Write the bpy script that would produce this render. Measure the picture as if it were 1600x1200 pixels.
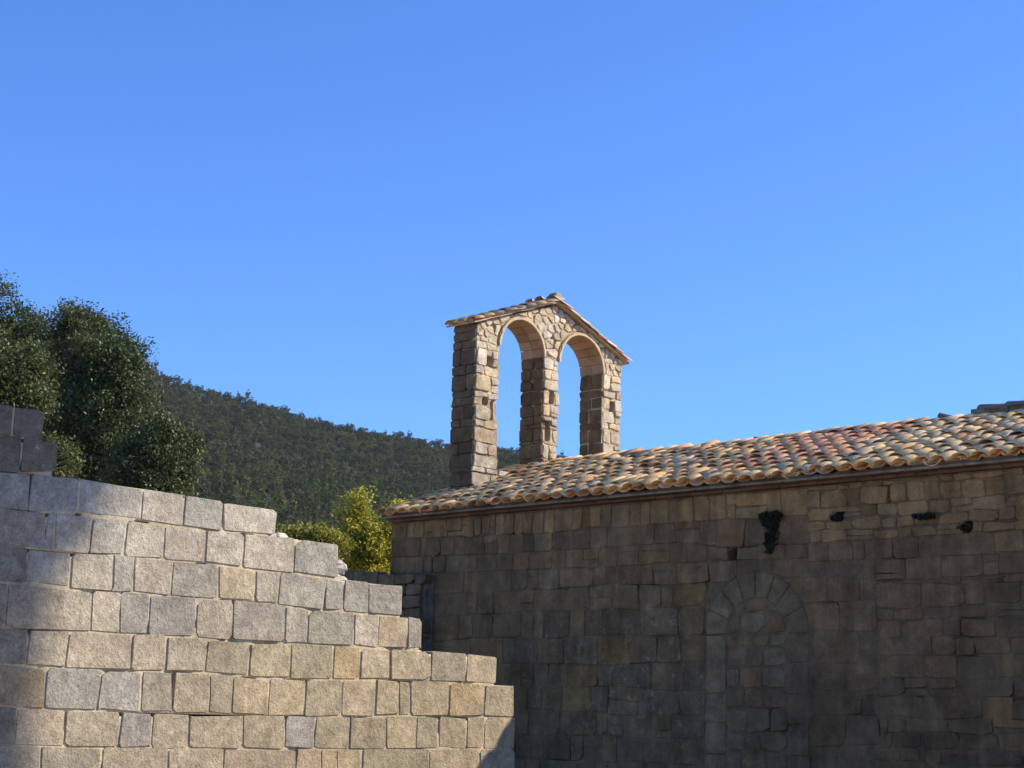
import bpy, math, random
import numpy as np
from mathutils import Vector, Matrix, noise

# ------------------------------------------------------------------ scene
# world frame: +X runs along the ruined wall (towards the chapel), +Y along the
# chapel (away from the viewer), +Z up.  The viewer stands at the origin.
for o in list(bpy.data.objects):
    bpy.data.objects.remove(o)
scene = bpy.context.scene
COL = scene.collection
random.seed(7)
RNG = np.random.default_rng(11)

# ------------------------------------------------------------------ camera
FPX, PITCH, ROLL, YAW = 2590.0, math.radians(11.4), math.radians(1.45), math.radians(43.3)
EYE = Vector((0, 0, 1.65))
fh = Vector((math.cos(YAW), math.sin(YAW), 0))
rh = Vector((math.sin(YAW), -math.cos(YAW), 0))
FWD = fh * math.cos(PITCH) + Vector((0, 0, math.sin(PITCH)))
up0 = Vector((0, 0, math.cos(PITCH))) - fh * math.sin(PITCH)
RGT = rh * math.cos(ROLL) + up0 * math.sin(ROLL)
UPV = up0 * math.cos(ROLL) - rh * math.sin(ROLL)
cd = bpy.data.cameras.new('camera')
cam = bpy.data.objects.new('camera', cd)
COL.objects.link(cam)
M = Matrix((RGT, UPV, -FWD)).transposed().to_4x4()
M.translation = EYE
cam.matrix_world = M
cd.sensor_width = 36
cd.lens = 36 * FPX / 1600
cd.clip_start = 0.1
cd.clip_end = 8000
scene.camera = cam

# ------------------------------------------------------------------ light
SUN = Vector((1.0, -0.80, 0.98)).normalized()          # towards the sun
SUN_EL = math.asin(SUN.z)
SUN_AZ = math.atan2(SUN.x, SUN.y)
world = bpy.data.worlds.new('World')
scene.world = world
world.use_nodes = True
wn, wl = world.node_tree.nodes, world.node_tree.links
sky = wn.new('ShaderNodeTexSky')
sky.sky_type = 'NISHITA'
sky.sun_disc = False
sky.sun_elevation = SUN_EL
sky.sun_rotation = SUN_AZ
sky.altitude = 700
sky.air_density = 1.0
sky.dust_density = 0.05
sky.ozone_density = 1.8
hs = wn.new('ShaderNodeMix')
hs.data_type = 'RGBA'; hs.blend_type = 'MULTIPLY'
hs.inputs[0].default_value = 1.0
hs.inputs[7].default_value = (0.41, 0.80, 1.44, 1)
wl.new(sky.outputs[0], hs.inputs[6])
wl.new(hs.outputs[2], wn['Background'].inputs[0])
wn['Background'].inputs[1].default_value = 0.098
sl = bpy.data.lights.new('sun', 'SUN')
sl.energy = 5.0
sl.angle = math.radians(0.53)
sl.color = (1.0, 0.90, 0.74)
so = bpy.data.objects.new('sun', sl)
COL.objects.link(so)
so.rotation_euler = SUN.to_track_quat('Z', 'Y').to_euler()
so.location = (30, -30, 40)
vs = scene.view_settings
vs.view_transform = 'Standard'
vs.look = 'None'
vs.exposure = 0.74
vs.gamma = 1.0
vs.use_curve_mapping = False
scene.cycles.max_bounces = 6
scene.cycles.transparent_max_bounces = 6

# ------------------------------------------------------------------ helpers
WPOS = {}

def link(o, parent=None, loc=(0, 0, 0)):
    """link o at world location loc, below parent (no parent has a rotation)"""
    COL.objects.link(o)
    loc = Vector(loc)
    if parent is not None:
        o.parent = parent
        o.location = loc - WPOS[parent.name]
    else:
        o.location = loc
    WPOS[o.name] = loc
    return o

def tag(o, label=None, cat=None, group=None, kind=None):
    if label: o['label'] = label
    if cat: o['category'] = cat
    if group: o['group'] = group
    if kind: o['kind'] = kind
    return o

def empty(name, loc, label, cat, group=None):
    o = bpy.data.objects.new(name, None)
    o.empty_display_size = 0.3
    link(o, None, loc)
    return tag(o, label, cat, group)

def fast_mesh(name, V, Fc, mat, col=None, smooth=True):
    """V (n,3) array, Fc list of faces or (m,k) int array; col = one rgb or (n,3)"""
    me = bpy.data.meshes.new(name)
    V = np.asarray(V, dtype=np.float32)
    if isinstance(Fc, np.ndarray):
        m, k = Fc.shape
        me.vertices.add(len(V)); me.vertices.foreach_set('co', V.ravel())
        me.loops.add(m * k); me.loops.foreach_set('vertex_index', Fc.ravel().astype(np.int32))
        me.polygons.add(m)
        me.polygons.foreach_set('loop_start', np.arange(0, m * k, k, dtype=np.int32))
        me.update(calc_edges=True)
    else:
        me.from_pydata([tuple(v) for v in V.tolist()], [], Fc)
    me.polygons.foreach_set('use_smooth', np.full(len(me.polygons), smooth, dtype=bool))
    if col is not None:
        at = me.color_attributes.new('col', 'FLOAT_COLOR', 'POINT')
        c = np.ones((len(V), 4), dtype=np.float32)
        c[:, :3] = np.asarray(col, dtype=np.float32)
        at.data.foreach_set('color', c.ravel())
    if mat is not None:
        me.materials.append(mat)
    me.update()
    return me

def mesh_obj(name, V, Fc, mat, parent=None, loc=(0, 0, 0), col=None, smooth=True):
    """vertices are in world space; they are made relative to loc"""
    V = np.asarray(V, dtype=np.float64) - np.array(loc, dtype=np.float64)
    o = bpy.data.objects.new(name, fast_mesh(name, V, Fc, mat, col, smooth))
    return link(o, parent, loc)

class Buf:
    """collects geometry for one mesh"""
    def __init__(s): s.V = []; s.F = []; s.C = []
    def add(s, V, F, c=(1, 1, 1)):
        n = len(s.V)
        s.V += [tuple(v) for v in V]
        s.F += [tuple(i + n for i in f) for f in F]
        s.C += [tuple(c)] * len(V)
    def box(s, a, b, c=(1, 1, 1)):
        x0, y0, z0 = a; x1, y1, z1 = b
        V = [(x0,y0,z0),(x1,y0,z0),(x1,y1,z0),(x0,y1,z0),(x0,y0,z1),(x1,y0,z1),(x1,y1,z1),(x0,y1,z1)]
        s.add(V, [(0,3,2,1),(4,5,6,7),(0,1,5,4),(1,2,6,5),(2,3,7,6),(3,0,4,7)], c)
    def tube(s, pts, rad, seg=7, c=(1, 1, 1)):
        pts = [Vector(p) for p in pts]; V = []; F = []
        for i, p in enumerate(pts):
            d = (pts[min(i+1, len(pts)-1)] - pts[max(i-1, 0)]).normalized()
            e1 = d.orthogonal().normalized(); e2 = d.cross(e1)
            for k in range(seg):
                t = 2 * math.pi * k / seg
                V.append(p + (e1 * math.cos(t) + e2 * math.sin(t)) * rad[i])
        for i in range(len(pts) - 1):
            for k in range(seg):
                a = i*seg+k; b_ = i*seg+(k+1) % seg
                F.append((a, b_, b_+seg, a+seg))
        s.add(V, F, c)
    def build(s, name, mat, parent=None, loc=(0, 0, 0), smooth=False):
        return mesh_obj(name, s.V, s.F, mat, parent, loc, np.array(s.C), smooth)

def proj(P):
    d = Vector(P) - EYE
    w = d.dot(FWD)
    if w < 0.1: return None
    return 800 + FPX * d.dot(RGT) / w, 600 - FPX * d.dot(UPV) / w, w

def ray_dir(x, y):
    return FWD + RGT * ((x - 800) / FPX) + UPV * ((600 - y) / FPX)

def at(x, y, depth):
    return EYE + ray_dir(x, y) * depth

def interp(pl, s):
    pl = sorted(pl)
    return float(np.interp(s, [p[0] for p in pl], [p[1] for p in pl]))

def jit(c, d=0.12, hue=0.04):
    k = 1 + random.uniform(-d, d)
    return tuple(max(0.004, x * k * (1 + random.uniform(-hue, hue))) for x in c)

# ------------------------------------------------------------------ 2D polygons
def parea(p):
    return 0.5 * sum(p[i][0]*p[(i+1) % len(p)][1] - p[(i+1) % len(p)][0]*p[i][1] for i in range(len(p)))

def centroid(p):
    return sum(q[0] for q in p)/len(p), sum(q[1] for q in p)/len(p)

def clip(p, px, py, nx, ny):
    """keep the side where (q-p).n <= 0"""
    out = []
    for i in range(len(p)):
        a, b = p[i], p[(i+1) % len(p)]
        da = (a[0]-px)*nx+(a[1]-py)*ny; db = (b[0]-px)*nx+(b[1]-py)*ny
        if da <= 0: out.append(a)
        if da * db < 0:
            t = da/(da-db); out.append((a[0]+t*(b[0]-a[0]), a[1]+t*(b[1]-a[1])))
    return out

def inset(p, g):
    for i in range(len(p)):
        pass
    q = list(p)
    for i in range(len(p)):
        a, b = p[i], p[(i+1) % len(p)]
        L = math.hypot(b[0]-a[0], b[1]-a[1])
        if L < 1e-6: continue
        nx, ny = (b[1]-a[1])/L, -(b[0]-a[0])/L       # outward of a CCW polygon
        q = clip(q, a[0]-nx*g, a[1]-ny*g, nx, ny)
        if len(q) < 3: return []
    return q

def clean(p, eps):
    q = []
    for a in p:
        if not q or math.hypot(a[0]-q[-1][0], a[1]-q[-1][1]) > eps: q.append(a)
    if len(q) > 2 and math.hypot(q[0][0]-q[-1][0], q[0][1]-q[-1][1]) <= eps: q.pop()
    return q

def voronoi(region, seeds, sx=1.0, sy=1.0):
    """Voronoi cells of the seeds inside a convex region; metric stretched by sx, sy"""
    cells = []
    for i, a in enumerate(seeds):
        p = list(region)
        near = sorted(range(len(seeds)), key=lambda j: ((seeds[j][0]-a[0])*sx)**2+((seeds[j][1]-a[1])*sy)**2)[1:16]
        for j in near:
            b = seeds[j]
            nx, ny = (b[0]-a[0])*sx*sx, (b[1]-a[1])*sy*sy
            p = clip(p, (a[0]+b[0])/2, (a[1]+b[1])/2, nx, ny)
            if len(p) < 3: break
        if len(p) >= 3: cells.append(p)
    return cells

def dart(x0, x1, y0, y1, dx, dy, tries=4000):
    """seeds about dx, dy apart"""
    pts = []
    for _ in range(tries):
        a = (random.uniform(x0, x1), random.uniform(y0, y1))
        if all(((a[0]-b[0])/dx)**2+((a[1]-b[1])/dy)**2 > 1 for b in pts): pts.append(a)
    return pts

def stone_geo(poly, gap, bevel, bulge, depth, corner=0.14, rough=0.006, face_off=0.0, mids=True, chip=0.07):
    """rounded stone block on a wall face: returns verts as (s, t, n) with n into the wall"""
    p = clean(inset(poly, gap), 0.012)
    if len(p) < 3 or abs(parea(p)) < 0.0008: return None
    n = len(p); outer = []
    Ls = [math.hypot(p[(i+1) % n][0]-p[i][0], p[(i+1) % n][1]-p[i][1]) for i in range(n)]
    Lm = sorted(Ls)[len(Ls)//2]
    for i in range(n):
        a, b, c = p[i-1], p[i], p[(i+1) % n]
        la, lb = Ls[i-1], Ls[i]
        kc = corner*(random.uniform(2.0, 3.5) if random.random() < chip else random.uniform(0.5, 1.4))
        ca = min(kc*random.uniform(0.7, 1.3)*min(la, Lm), 0.10, la*0.4)
        cb = min(kc*random.uniform(0.7, 1.3)*min(lb, Lm), 0.10, lb*0.4)
        outer.append((b[0]+(a[0]-b[0])/la*ca, b[1]+(a[1]-b[1])/la*ca))
        if n <= 4:
            outer.append((b[0]+(c[0]-b[0])/lb*cb, b[1]+(c[1]-b[1])/lb*cb))
            if mids and lb > Lm*1.02 and n == 4:
                outer.append(((b[0]+c[0])/2, (b[1]+c[1])/2))
    outer = [(x+random.gauss(0, rough), y+random.gauss(0, rough)) for x, y in outer]
    cx, cy = centroid(outer); m = len(outer)
    inner = []
    for x, y in outer:
        L = math.hypot(cx-x, cy-y) + 1e-6
        k = min(bevel*random.uniform(0.7, 1.5)/L, 0.5)
        inner.append((x+(cx-x)*k, y+(cy-y)*k))
    V = [(x, y, depth) for x, y in outer]
    V += [(x, y, face_off+bevel*random.uniform(0.5, 1.0)) for x, y in outer]
    V += [(x, y, face_off-bulge*random.uniform(0.6, 1.0)) for x, y in inner]
    V.append((cx, cy, face_off-bulge))
    F = []
    for i in range(m):
        j = (i+1) % m
        F += [(i, j, m+j, m+i), (m+i, m+j, 2*m+j, 2*m+i), (2*m+i, 2*m+j, 3*m)]
    return V, F

def face_ymin(Y0):      # wall face looking along -Y, s = x
    return lambda s, t, n: (s, Y0+n, t), False

def face_xmin(X0):      # wall face looking along -X, s = y
    return lambda s, t, n: (X0+n, s, t), True

def put_stone(geo, fr, name, mat, parent, col):
    f, flip = fr
    V, F = geo
    W = [f(*v) for v in V]
    if flip: F = [tuple(reversed(q)) for q in F]
    c = tuple(np.mean(np.array(W), axis=0))
    return mesh_obj(name, W, F, mat, parent, c, col, False)

def screen_area(poly, fr):
    f, _ = fr
    q = [proj(f(x, y, 0)) for x, y in poly]
    if any(v is None for v in q): return 0
    xs = [v[0] for v in q]; ys = [v[1] for v in q]
    if max(xs) < 0 or min(xs) > 1600 or min(ys) > 1200 or max(ys) < 0: return 0
    return abs(parea([(v[0], v[1]) for v in q]))

def lay_stones(items, fr, name, mat, parent, limit=300):
    """items: (poly, colour, kwargs); the largest in view become parts, the rest one 'stuff' part"""
    items = sorted(items, key=lambda it: -screen_area(it[0], fr))
    rest = Buf(); k = 0
    for poly, col, kw in items:
        if parea(poly) < 0: poly = poly[::-1]
        geo = stone_geo(poly, **kw)
        if geo is None: continue
        if k < limit and screen_area(poly, fr) > 0:
            put_stone(geo, fr, name, mat, parent, col); k += 1
        else:
            f, flip = fr
            F = [tuple(reversed(q)) for q in geo[1]] if flip else geo[1]
            rest.add([f(*v) for v in geo[0]], F, col)
    if rest.V:
        o = rest.build('outlying_' + name + 's', mat, parent, WPOS[parent.name], False)
        o['kind'] = 'stuff'

def inpoly(p, x, y):
    r = False
    for i in range(len(p)):
        a, b = p[i], p[i-1]
        if (a[1] > y) != (b[1] > y) and x < (b[0]-a[0])*(y-a[1])/(b[1]-a[1])+a[0]: r = not r
    return r

def panel(s0, s1, t0, t1, cell, inside, depth, back, fr):
    """a wall of mortar: grid on the face, pushed in by depth(s,t), closed round its rim to 'back'"""
    f, flip = fr
    ns, nt = int(math.ceil((s1-s0)/cell)), int(math.ceil((t1-t0)/cell))
    inc = np.zeros((ns+2, nt+2), bool)
    for i in range(ns):
        for j in range(nt):
            inc[i+1, j+1] = inside(s0+(i+.5)*cell, t0+(j+.5)*cell)
    V = []; F = []; idx = {}
    def vid(i, j, d=None):
        key = (i, j, d)
        if key not in idx:
            s, t = s0+i*cell, t0+j*cell
            idx[key] = len(V); V.append(f(s, t, depth(s, t) if d is None else d))
        return idx[key]
    def quad(q):
        F.append(tuple(reversed(q)) if flip else tuple(q))
    for i in range(ns):
        for j in range(nt):
            if not inc[i+1, j+1]: continue
            quad((vid(i, j), vid(i+1, j), vid(i+1, j+1), vid(i, j+1)))
            if not inc[i+1, j]: quad((vid(i, j, back), vid(i+1, j, back), vid(i+1, j), vid(i, j)))
            if not inc[i+1, j+2]: quad((vid(i+1, j+1, back), vid(i, j+1, back), vid(i, j+1), vid(i+1, j+1)))
            if not inc[i, j+1]: quad((vid(i, j+1, back), vid(i, j, back), vid(i, j), vid(i, j+1)))
            if not inc[i+2, j+1]: quad((vid(i+1, j, back), vid(i+1, j+1, back), vid(i+1, j+1), vid(i+1, j)))
    return V, F

# ------------------------------------------------------------------ materials
def new_mat(name):
    m = bpy.data.materials.new(name); m.use_nodes = True
    nt = m.node_tree
    return m, nt, nt.nodes, nt.links, nt.nodes['Principled BSDF']

def N(nt, typ, **kw):
    n = nt.nodes.new(typ)
    for k, v in kw.items():
        if k in n.inputs: n.inputs[k].default_value = v
        else: setattr(n, k, v)
    return n

def mixc(nt, fac, a, b, blend='MIX'):
    n = nt.nodes.new('ShaderNodeMix'); n.data_type = 'RGBA'; n.blend_type = blend
    for sock, v in ((n.inputs[0], fac), (n.inputs[6], a), (n.inputs[7], b)):
        if isinstance(v, bpy.types.NodeSocket): nt.links.new(v, sock)
        elif isinstance(v, (int, float)): sock.default_value = v
        else: sock.default_value = (*v, 1)
    return n.outputs[2]

def ramp(nt, src, p0, p1, c0=(0, 0, 0), c1=(1, 1, 1)):
    n = nt.nodes.new('ShaderNodeValToRGB')
    n.color_ramp.elements[0].position = p0; n.color_ramp.elements[1].position = p1
    n.color_ramp.elements[0].color = (*c0, 1); n.color_ramp.elements[1].color = (*c1, 1)
    nt.links.new(src, n.inputs[0])
    return n.outputs[0]

def noise_tex(nt, vec, scale, detail=4, rough=0.6):
    n = nt.nodes.new('ShaderNodeTexNoise')
    n.inputs['Scale'].default_value = scale; n.inputs['Detail'].default_value = detail
    n.inputs['Roughness'].default_value = rough
    nt.links.new(vec, n.inputs['Vector'])
    return n.outputs['Fac']

def stone_mat(name, blotch=0.35, lichen=None, lichen_amt=0.62, stain=None, stain_amt=0.6, bump=0.6, tool=0.0,
              source='attr', fine=70, bump_dist=0.012, pale=None, pale_amt=0.66, big=0.0, streak=0.0, speck=0.45, white=None, pits=0.0):
    m, nt, nodes, links, bs = new_mat(name)
    pos = N(nt, 'ShaderNodeNewGeometry').outputs['Position']
    if source == 'attr':
        base = N(nt, 'ShaderNodeAttribute', attribute_name='col').outputs['Color']
    else:
        base = N(nt, 'ShaderNodeObjectInfo').outputs['Color']
    n1 = noise_tex(nt, pos, 5.0, 5, 0.65)
    n2 = noise_tex(nt, pos, fine, 3, 0.7)
    n3 = noise_tex(nt, pos, 1.3, 3, 0.6)
    c = mixc(nt, blotch, base, ramp(nt, n1, 0.25, 0.75, (0.45, 0.43, 0.40), (1.45, 1.45, 1.45)), 'MULTIPLY')
    c = mixc(nt, speck, c, ramp(nt, n2, 0.3, 0.7, (0.60, 0.60, 0.60), (1.42, 1.42, 1.42)), 'MULTIPLY')
    if pits:
        c = mixc(nt, pits, c, ramp(nt, noise_tex(nt, pos, 26, 5, 0.7), 0.56, 0.70, (1, 1, 1), (0.42, 0.40, 0.38)), 'MULTIPLY')
        c = mixc(nt, pits, c, ramp(nt, noise_tex(nt, pos, 11, 5, 0.7), 0.34, 0.62, (0.72, 0.71, 0.70), (1.16, 1.15, 1.12)), 'MULTIPLY')
    if big:
        c = mixc(nt, big, c, ramp(nt, noise_tex(nt, pos, 0.9, 6, 0.72), 0.36, 0.66, (0.50, 0.48, 0.46), (1.45, 1.44, 1.42)), 'MULTIPLY')
    if streak:
        mps = N(nt, 'ShaderNodeMapping'); links.new(pos, mps.inputs['Vector']); mps.inputs['Scale'].default_value = (4.5, 4.5, 0.35)
        c = mixc(nt, streak, c, ramp(nt, noise_tex(nt, mps.outputs[0], 1.0, 5, 0.65), 0.38, 0.62, (0.45, 0.42, 0.40), (1.15, 1.14, 1.12)), 'MULTIPLY')
    if stain:
        c = mixc(nt, ramp(nt, noise_tex(nt, pos, 2.1, 6, 0.7), stain_amt, stain_amt+0.16), c, stain)
    if pale:
        c = mixc(nt, ramp(nt, noise_tex(nt, pos, 3.7, 7, 0.75), pale_amt, pale_amt+0.1), c, pale)
    if white:      # patches of pale crusty lichen on the lower left of the chapel wall
        sp = N(nt, 'ShaderNodeSeparateXYZ'); links.new(pos, sp.inputs[0])
        dst = N(nt, 'ShaderNodeVectorMath', operation='DISTANCE')
        sc = N(nt, 'ShaderNodeVectorMath', operation='MULTIPLY'); links.new(pos, sc.inputs[0]); sc.inputs[1].default_value = (0, 1, 1.7)
        links.new(sc.outputs[0], dst.inputs[0]); dst.inputs[1].default_value = (0, 14.9, 2.3*1.7)
        zone = ramp(nt, dst.outputs['Value'], 0.25, 1.0, (1, 1, 1), (0, 0, 0))
        zn = N(nt, 'ShaderNodeMath', operation='MULTIPLY'); links.new(dst.outputs['Value'], zn.inputs[0]); zn.inputs[1].default_value = 0.33
        zone = ramp(nt, zn.outputs[0], 0.2, 1.0, (1, 1, 1), (0, 0, 0))
        mm = N(nt, 'ShaderNodeMath', operation='MULTIPLY'); links.new(zone, mm.inputs[0])
        links.new(ramp(nt, noise_tex(nt, pos, 6.5, 8, 0.8), 0.55, 0.68), mm.inputs[1])
        c = mixc(nt, mm.outputs[0], c, white)
    if lichen:
        off = N(nt, 'ShaderNodeVectorMath', operation='ADD'); links.new(pos, off.inputs[0]); off.inputs[1].default_value = (7.3, 2.1, 5.5)
        c = mixc(nt, ramp(nt, noise_tex(nt, off.outputs[0], 3.0, 8, 0.75), lichen_amt, lichen_amt+0.12), c, lichen)
    links.new(c, bs.inputs['Base Color'])
    bs.inputs['Roughness'].default_value = 0.93
    bs.inputs['Specular IOR Level'].default_value = 0.2
    h = N(nt, 'ShaderNodeMath', operation='MULTIPLY_ADD'); links.new(n2, h.inputs[0]); h.inputs[1].default_value = 0.45
    n4 = noise_tex(nt, pos, 22, 4, 0.65); links.new(n4, h.inputs[2])
    out = h.outputs[0]
    if tool:
        mp = N(nt, 'ShaderNodeMapping'); links.new(pos, mp.inputs['Vector'])
        mp.inputs['Rotation'].default_value = (0, math.radians(38), 0); mp.inputs['Scale'].default_value = (16, 1, 60)
        h2 = N(nt, 'ShaderNodeMath', operation='MULTIPLY_ADD'); links.new(noise_tex(nt, mp.outputs[0], 1.0, 3, 0.6), h2.inputs[0])
        h2.inputs[1].default_value = tool; links.new(out, h2.inputs[2]); out = h2.outputs[0]
    bp = N(nt, 'ShaderNodeBump'); bp.inputs['Strength'].default_value = bump; bp.inputs['Distance'].default_value = bump_dist
    links.new(out, bp.inputs['Height']); links.new(bp.outputs[0], bs.inputs['Normal'])
    return m

M_ASHLAR = stone_mat('ruin_ashlar', pits=0.7, blotch=0.6, stain=(0.20, 0.185, 0.155), stain_amt=0.57, lichen=(0.42, 0.30, 0.10), lichen_amt=0.63, pale=(0.50, 0.47, 0.40), pale_amt=0.62, bump=1.0, tool=0.0, fine=55, bump_dist=0.016, big=0.4, speck=0.7)
M_MORTAR = stone_mat('lime_mortar', pits=0.5, big=0.35, blotch=0.45, bump=0.8, fine=60, lichen=(0.42, 0.30, 0.10), lichen_amt=0.68)
M_CHAPEL = stone_mat('chapel_stone', big=0.5, streak=0.4, speck=0.6, blotch=0.8, white=(0.34, 0.28, 0.20), stain=(0.11, 0.065, 0.03), stain_amt=0.66, bump=0.8, pale=(0.27, 0.23, 0.18), pale_amt=0.70, fine=60)
M_CHMORT = stone_mat('chapel_mortar', big=0.5, streak=0.4, speck=0.6, blotch=0.85, bump=0.8, fine=50)
M_BELFRY = stone_mat('belfry_stone', pits=0.5, big=0.5, speck=0.6, blotch=0.8, lichen=(0.42, 0.27, 0.09), lichen_amt=0.69, bump=0.9, fine=50, bump_dist=0.02)
M_BRICK = stone_mat('arch_brick', blotch=0.5, bump=0.6, fine=50)
M_TILE = stone_mat('roof_tile', blotch=0.6, speck=0.5, stain=(0.26, 0.17, 0.10), stain_amt=0.66, source='object', lichen=(0.44, 0.30, 0.18), lichen_amt=0.64, bump=0.5, fine=55)
M_TILEB = stone_mat('roof_tile_joined', blotch=0.6, speck=0.5, stain=(0.26, 0.17, 0.10), stain_amt=0.66, source='attr', lichen=(0.44, 0.30, 0.18), lichen_amt=0.64, bump=0.5, fine=55)

def leaf_mat(name, rough=0.5, trans=0.25, spec=0.5, inst=False):
    m, nt, nodes, links, bs = new_mat(name)
    base = N(nt, 'ShaderNodeAttribute', attribute_name='col').outputs['Color']
    if inst:
        t = N(nt, 'ShaderNodeAttribute', attribute_name='tint'); t.attribute_type = 'INSTANCER'
        base = mixc(nt, 1.0, base, t.outputs['Color'], 'MULTIPLY')
    links.new(base, bs.inputs['Base Color'])
    bs.inputs['Roughness'].default_value = rough
    bs.inputs['Specular IOR Level'].default_value = spec
    if trans:
        tr = N(nt, 'ShaderNodeBsdfTranslucent'); links.new(base, tr.inputs['Color'])
        mx = N(nt, 'ShaderNodeMixShader'); mx.inputs[0].default_value = trans
        links.new(bs.outputs[0], mx.inputs[1]); links.new(tr.outputs[0], mx.inputs[2])
        links.new(mx.outputs[0], nodes['Material Output'].inputs['Surface'])
    return m

M_OAK = leaf_mat('oak_leaf', 0.5, 0.25, 0.28)
M_BUSH = leaf_mat('bush_leaf', 0.5, 0.45, 0.3)
M_PINE = leaf_mat('pine_needles', 0.6, 0.15, 0.3)
M_HILL = leaf_mat('forest_leaf', 0.8, 0.2, 0.1, True)
M_FERN = leaf_mat('fern_leaf', 0.7, 0.1, 0.2)
M_BARK = stone_mat('bark', blotch=0.6, bump=1.0, fine=40)

# ------------------------------------------------------------------ ground and hill
def ground_mat(name, c0, c1, sc):
    m, nt, nodes, links, bs = new_mat(name)
    pos = N(nt, 'ShaderNodeNewGeometry').outputs['Position']
    c = mixc(nt, ramp(nt, noise_tex(nt, pos, sc, 6, 0.7), 0.35, 0.65), c0, c1)
    links.new(c, bs.inputs['Base Color']); bs.inputs['Roughness'].default_value = 0.95
    bp = N(nt, 'ShaderNodeBump'); bp.inputs['Strength'].default_value = 0.6; bp.inputs['Distance'].default_value = 0.03
    links.new(noise_tex(nt, pos, 30, 5, 0.7), bp.inputs['Height']); links.new(bp.outputs[0], bs.inputs['Normal'])
    return m
M_GRAVEL = ground_mat('dry_gravel', (0.42, 0.34, 0.24), (0.34, 0.28, 0.19), 0.7)
M_SOIL = ground_mat('forest_floor', (0.018, 0.024, 0.010), (0.014, 0.020, 0.008), 0.08)

# one ground sheet, flat, out to the horizon
rr = [0, 3, 8, 16, 30, 60, 120, 300, 800, 2000, 5000]
V = [(0, 0, 0)]; F = []
for i, r_ in enumerate(rr[1:]):
    for k in range(48):
        t = 2*math.pi*k/48
        V.append((r_*math.cos(t), r_*math.sin(t), 0.0))
for k in range(48):
    F.append((0, 1+k, 1+(k+1) % 48))
for i in range(len(rr)-2):
    for k in range(48):
        a = 1+i*48+k; b_ = 1+i*48+(k+1) % 48
        F.append((a, a+48, b_+48, b_))
tag(mesh_obj('ground', V, F, M_GRAVEL, smooth=False), kind='structure')

RIDGE_PX = [(-1500, 330), (-700, 420), (-300, 470), (0, 500), (100, 533), (210, 574), (300, 611), (400, 637), (480, 658), (560, 675), (640, 690),
            (700, 699), (790, 706), (880, 721), (1000, 752), (1200, 800), (1600, 880), (2400, 1000), (3500, 1090)]
def az_el(x, y):
    d = ray_dir(x, y)
    return math.atan2(d.dot(rh), d.dot(fh)), d.z/math.hypot(d.x, d.y)
RAZ = [az_el(*q) for q in RIDGE_PX]
AZS = [q[0] for q in RAZ]; TES = [q[1] for q in RAZ]
R0H = 120.0
def ridge_r(az): return 600 + 130*az
def hill_z(az, r):
    R = ridge_r(az); H = EYE.z + R*float(np.interp(az, AZS, TES))
    t = (r-R0H)/(R-R0H)
    if t <= 0: z = -0.6
    elif t <= 1: z = H*(0.35*t+0.65*t**1.6) * (1-0.0*t) - 0.6*(1-t)
    else: z = H*max(0.0, 1-1.2*(t-1)**1.3) - 0.6
    p = hill_xy(az, r)
    return z + min(1, max(0, t))*(noise.noise(Vector((p[0]*0.018, p[1]*0.018, 3)))*5.0*(0.35 + 0.65*abs(1-t)))
def hill_xy(az, r):
    d = fh*math.cos(az)+rh*math.sin(az)
    return d.x*r, d.y*r
azl = np.linspace(-0.75, 0.75, 110); rl = np.concatenate([np.linspace(R0H-5, 720, 60), np.linspace(760, 1100, 10)])
V = []; F = []
for az in azl:
    for r_ in rl:
        x, y = hill_xy(az, r_); V.append((x, y, hill_z(az, r_)))
nr = len(rl)
for i in range(len(azl)-1):
    for j in range(nr-1):
        a = i*nr+j; F.append((a, a+1, a+nr+1, a+nr))
F = [tuple(reversed(q)) for q in F]
tag(mesh_obj('hill', V, F, M_SOIL), kind='structure')

# ------------------------------------------------------------------ foliage
def leaf_cloud(lobes, n, size, cols, seed, clump=55, spread=0.2, shell=0.45, flat=0.7, up=0.5, outw=0.5):
    """lobes: (centre, (rx,ry,rz)). returns quads of small diamond leaves gathered in clumps"""
    rg = np.random.default_rng(seed)
    w = np.array([l[1][0]*l[1][1]+l[1][1]*l[1][2]+l[1][0]*l[1][2] for l in lobes]); w = w/w.sum()
    nc = max(4, n//clump)
    li = rg.choice(len(lobes), nc, p=w)
    ctr = np.array([l[0] for l in lobes])[li]; rad = np.array([l[1] for l in lobes])[li]
    d = rg.normal(size=(nc, 3)); d /= np.linalg.norm(d, axis=1)[:, None]
    rho = shell + (1-shell)*rg.random(nc)**0.6
    rho *= 1+0.22*np.sin(d[:, 0]*5+li)*np.sin(d[:, 2]*6+1.3*li)
    cc = ctr + d*rad*rho[:, None]
    ci = rg.integers(0, nc, n)
    sp = spread*(0.6+0.8*rg.random(nc))
    p = cc[ci] + np.clip(rg.normal(size=(n, 3)), -1.7, 1.7)*sp[ci][:, None]*np.array([1, 1, flat])
    nr_ = rg.normal(size=(n, 3)) + np.array([0, 0, up]) + d[ci]*outw
    nr_ /= np.linalg.norm(nr_, axis=1)[:, None]
    t = rg.normal(size=(n, 3)); e1 = np.cross(nr_, t); e1 /= np.linalg.norm(e1, axis=1)[:, None]
    e2 = np.cross(nr_, e1)
    s = size*(0.6+0.8*rg.random(n))[:, None]
    V = np.stack([p-e1*s, p+e2*s*0.5, p+e1*s, p-e2*s*0.5], axis=1).reshape(-1, 3)
    Fq = np.arange(n*4).reshape(n, 4)
    cols = np.array(cols); cidx = rg.integers(0, len(cols), nc)[ci]
    c = cols[cidx]*(0.75+0.5*rg.random(n))[:, None]
    return V, Fq, np.repeat(c, 4, axis=0)

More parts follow.
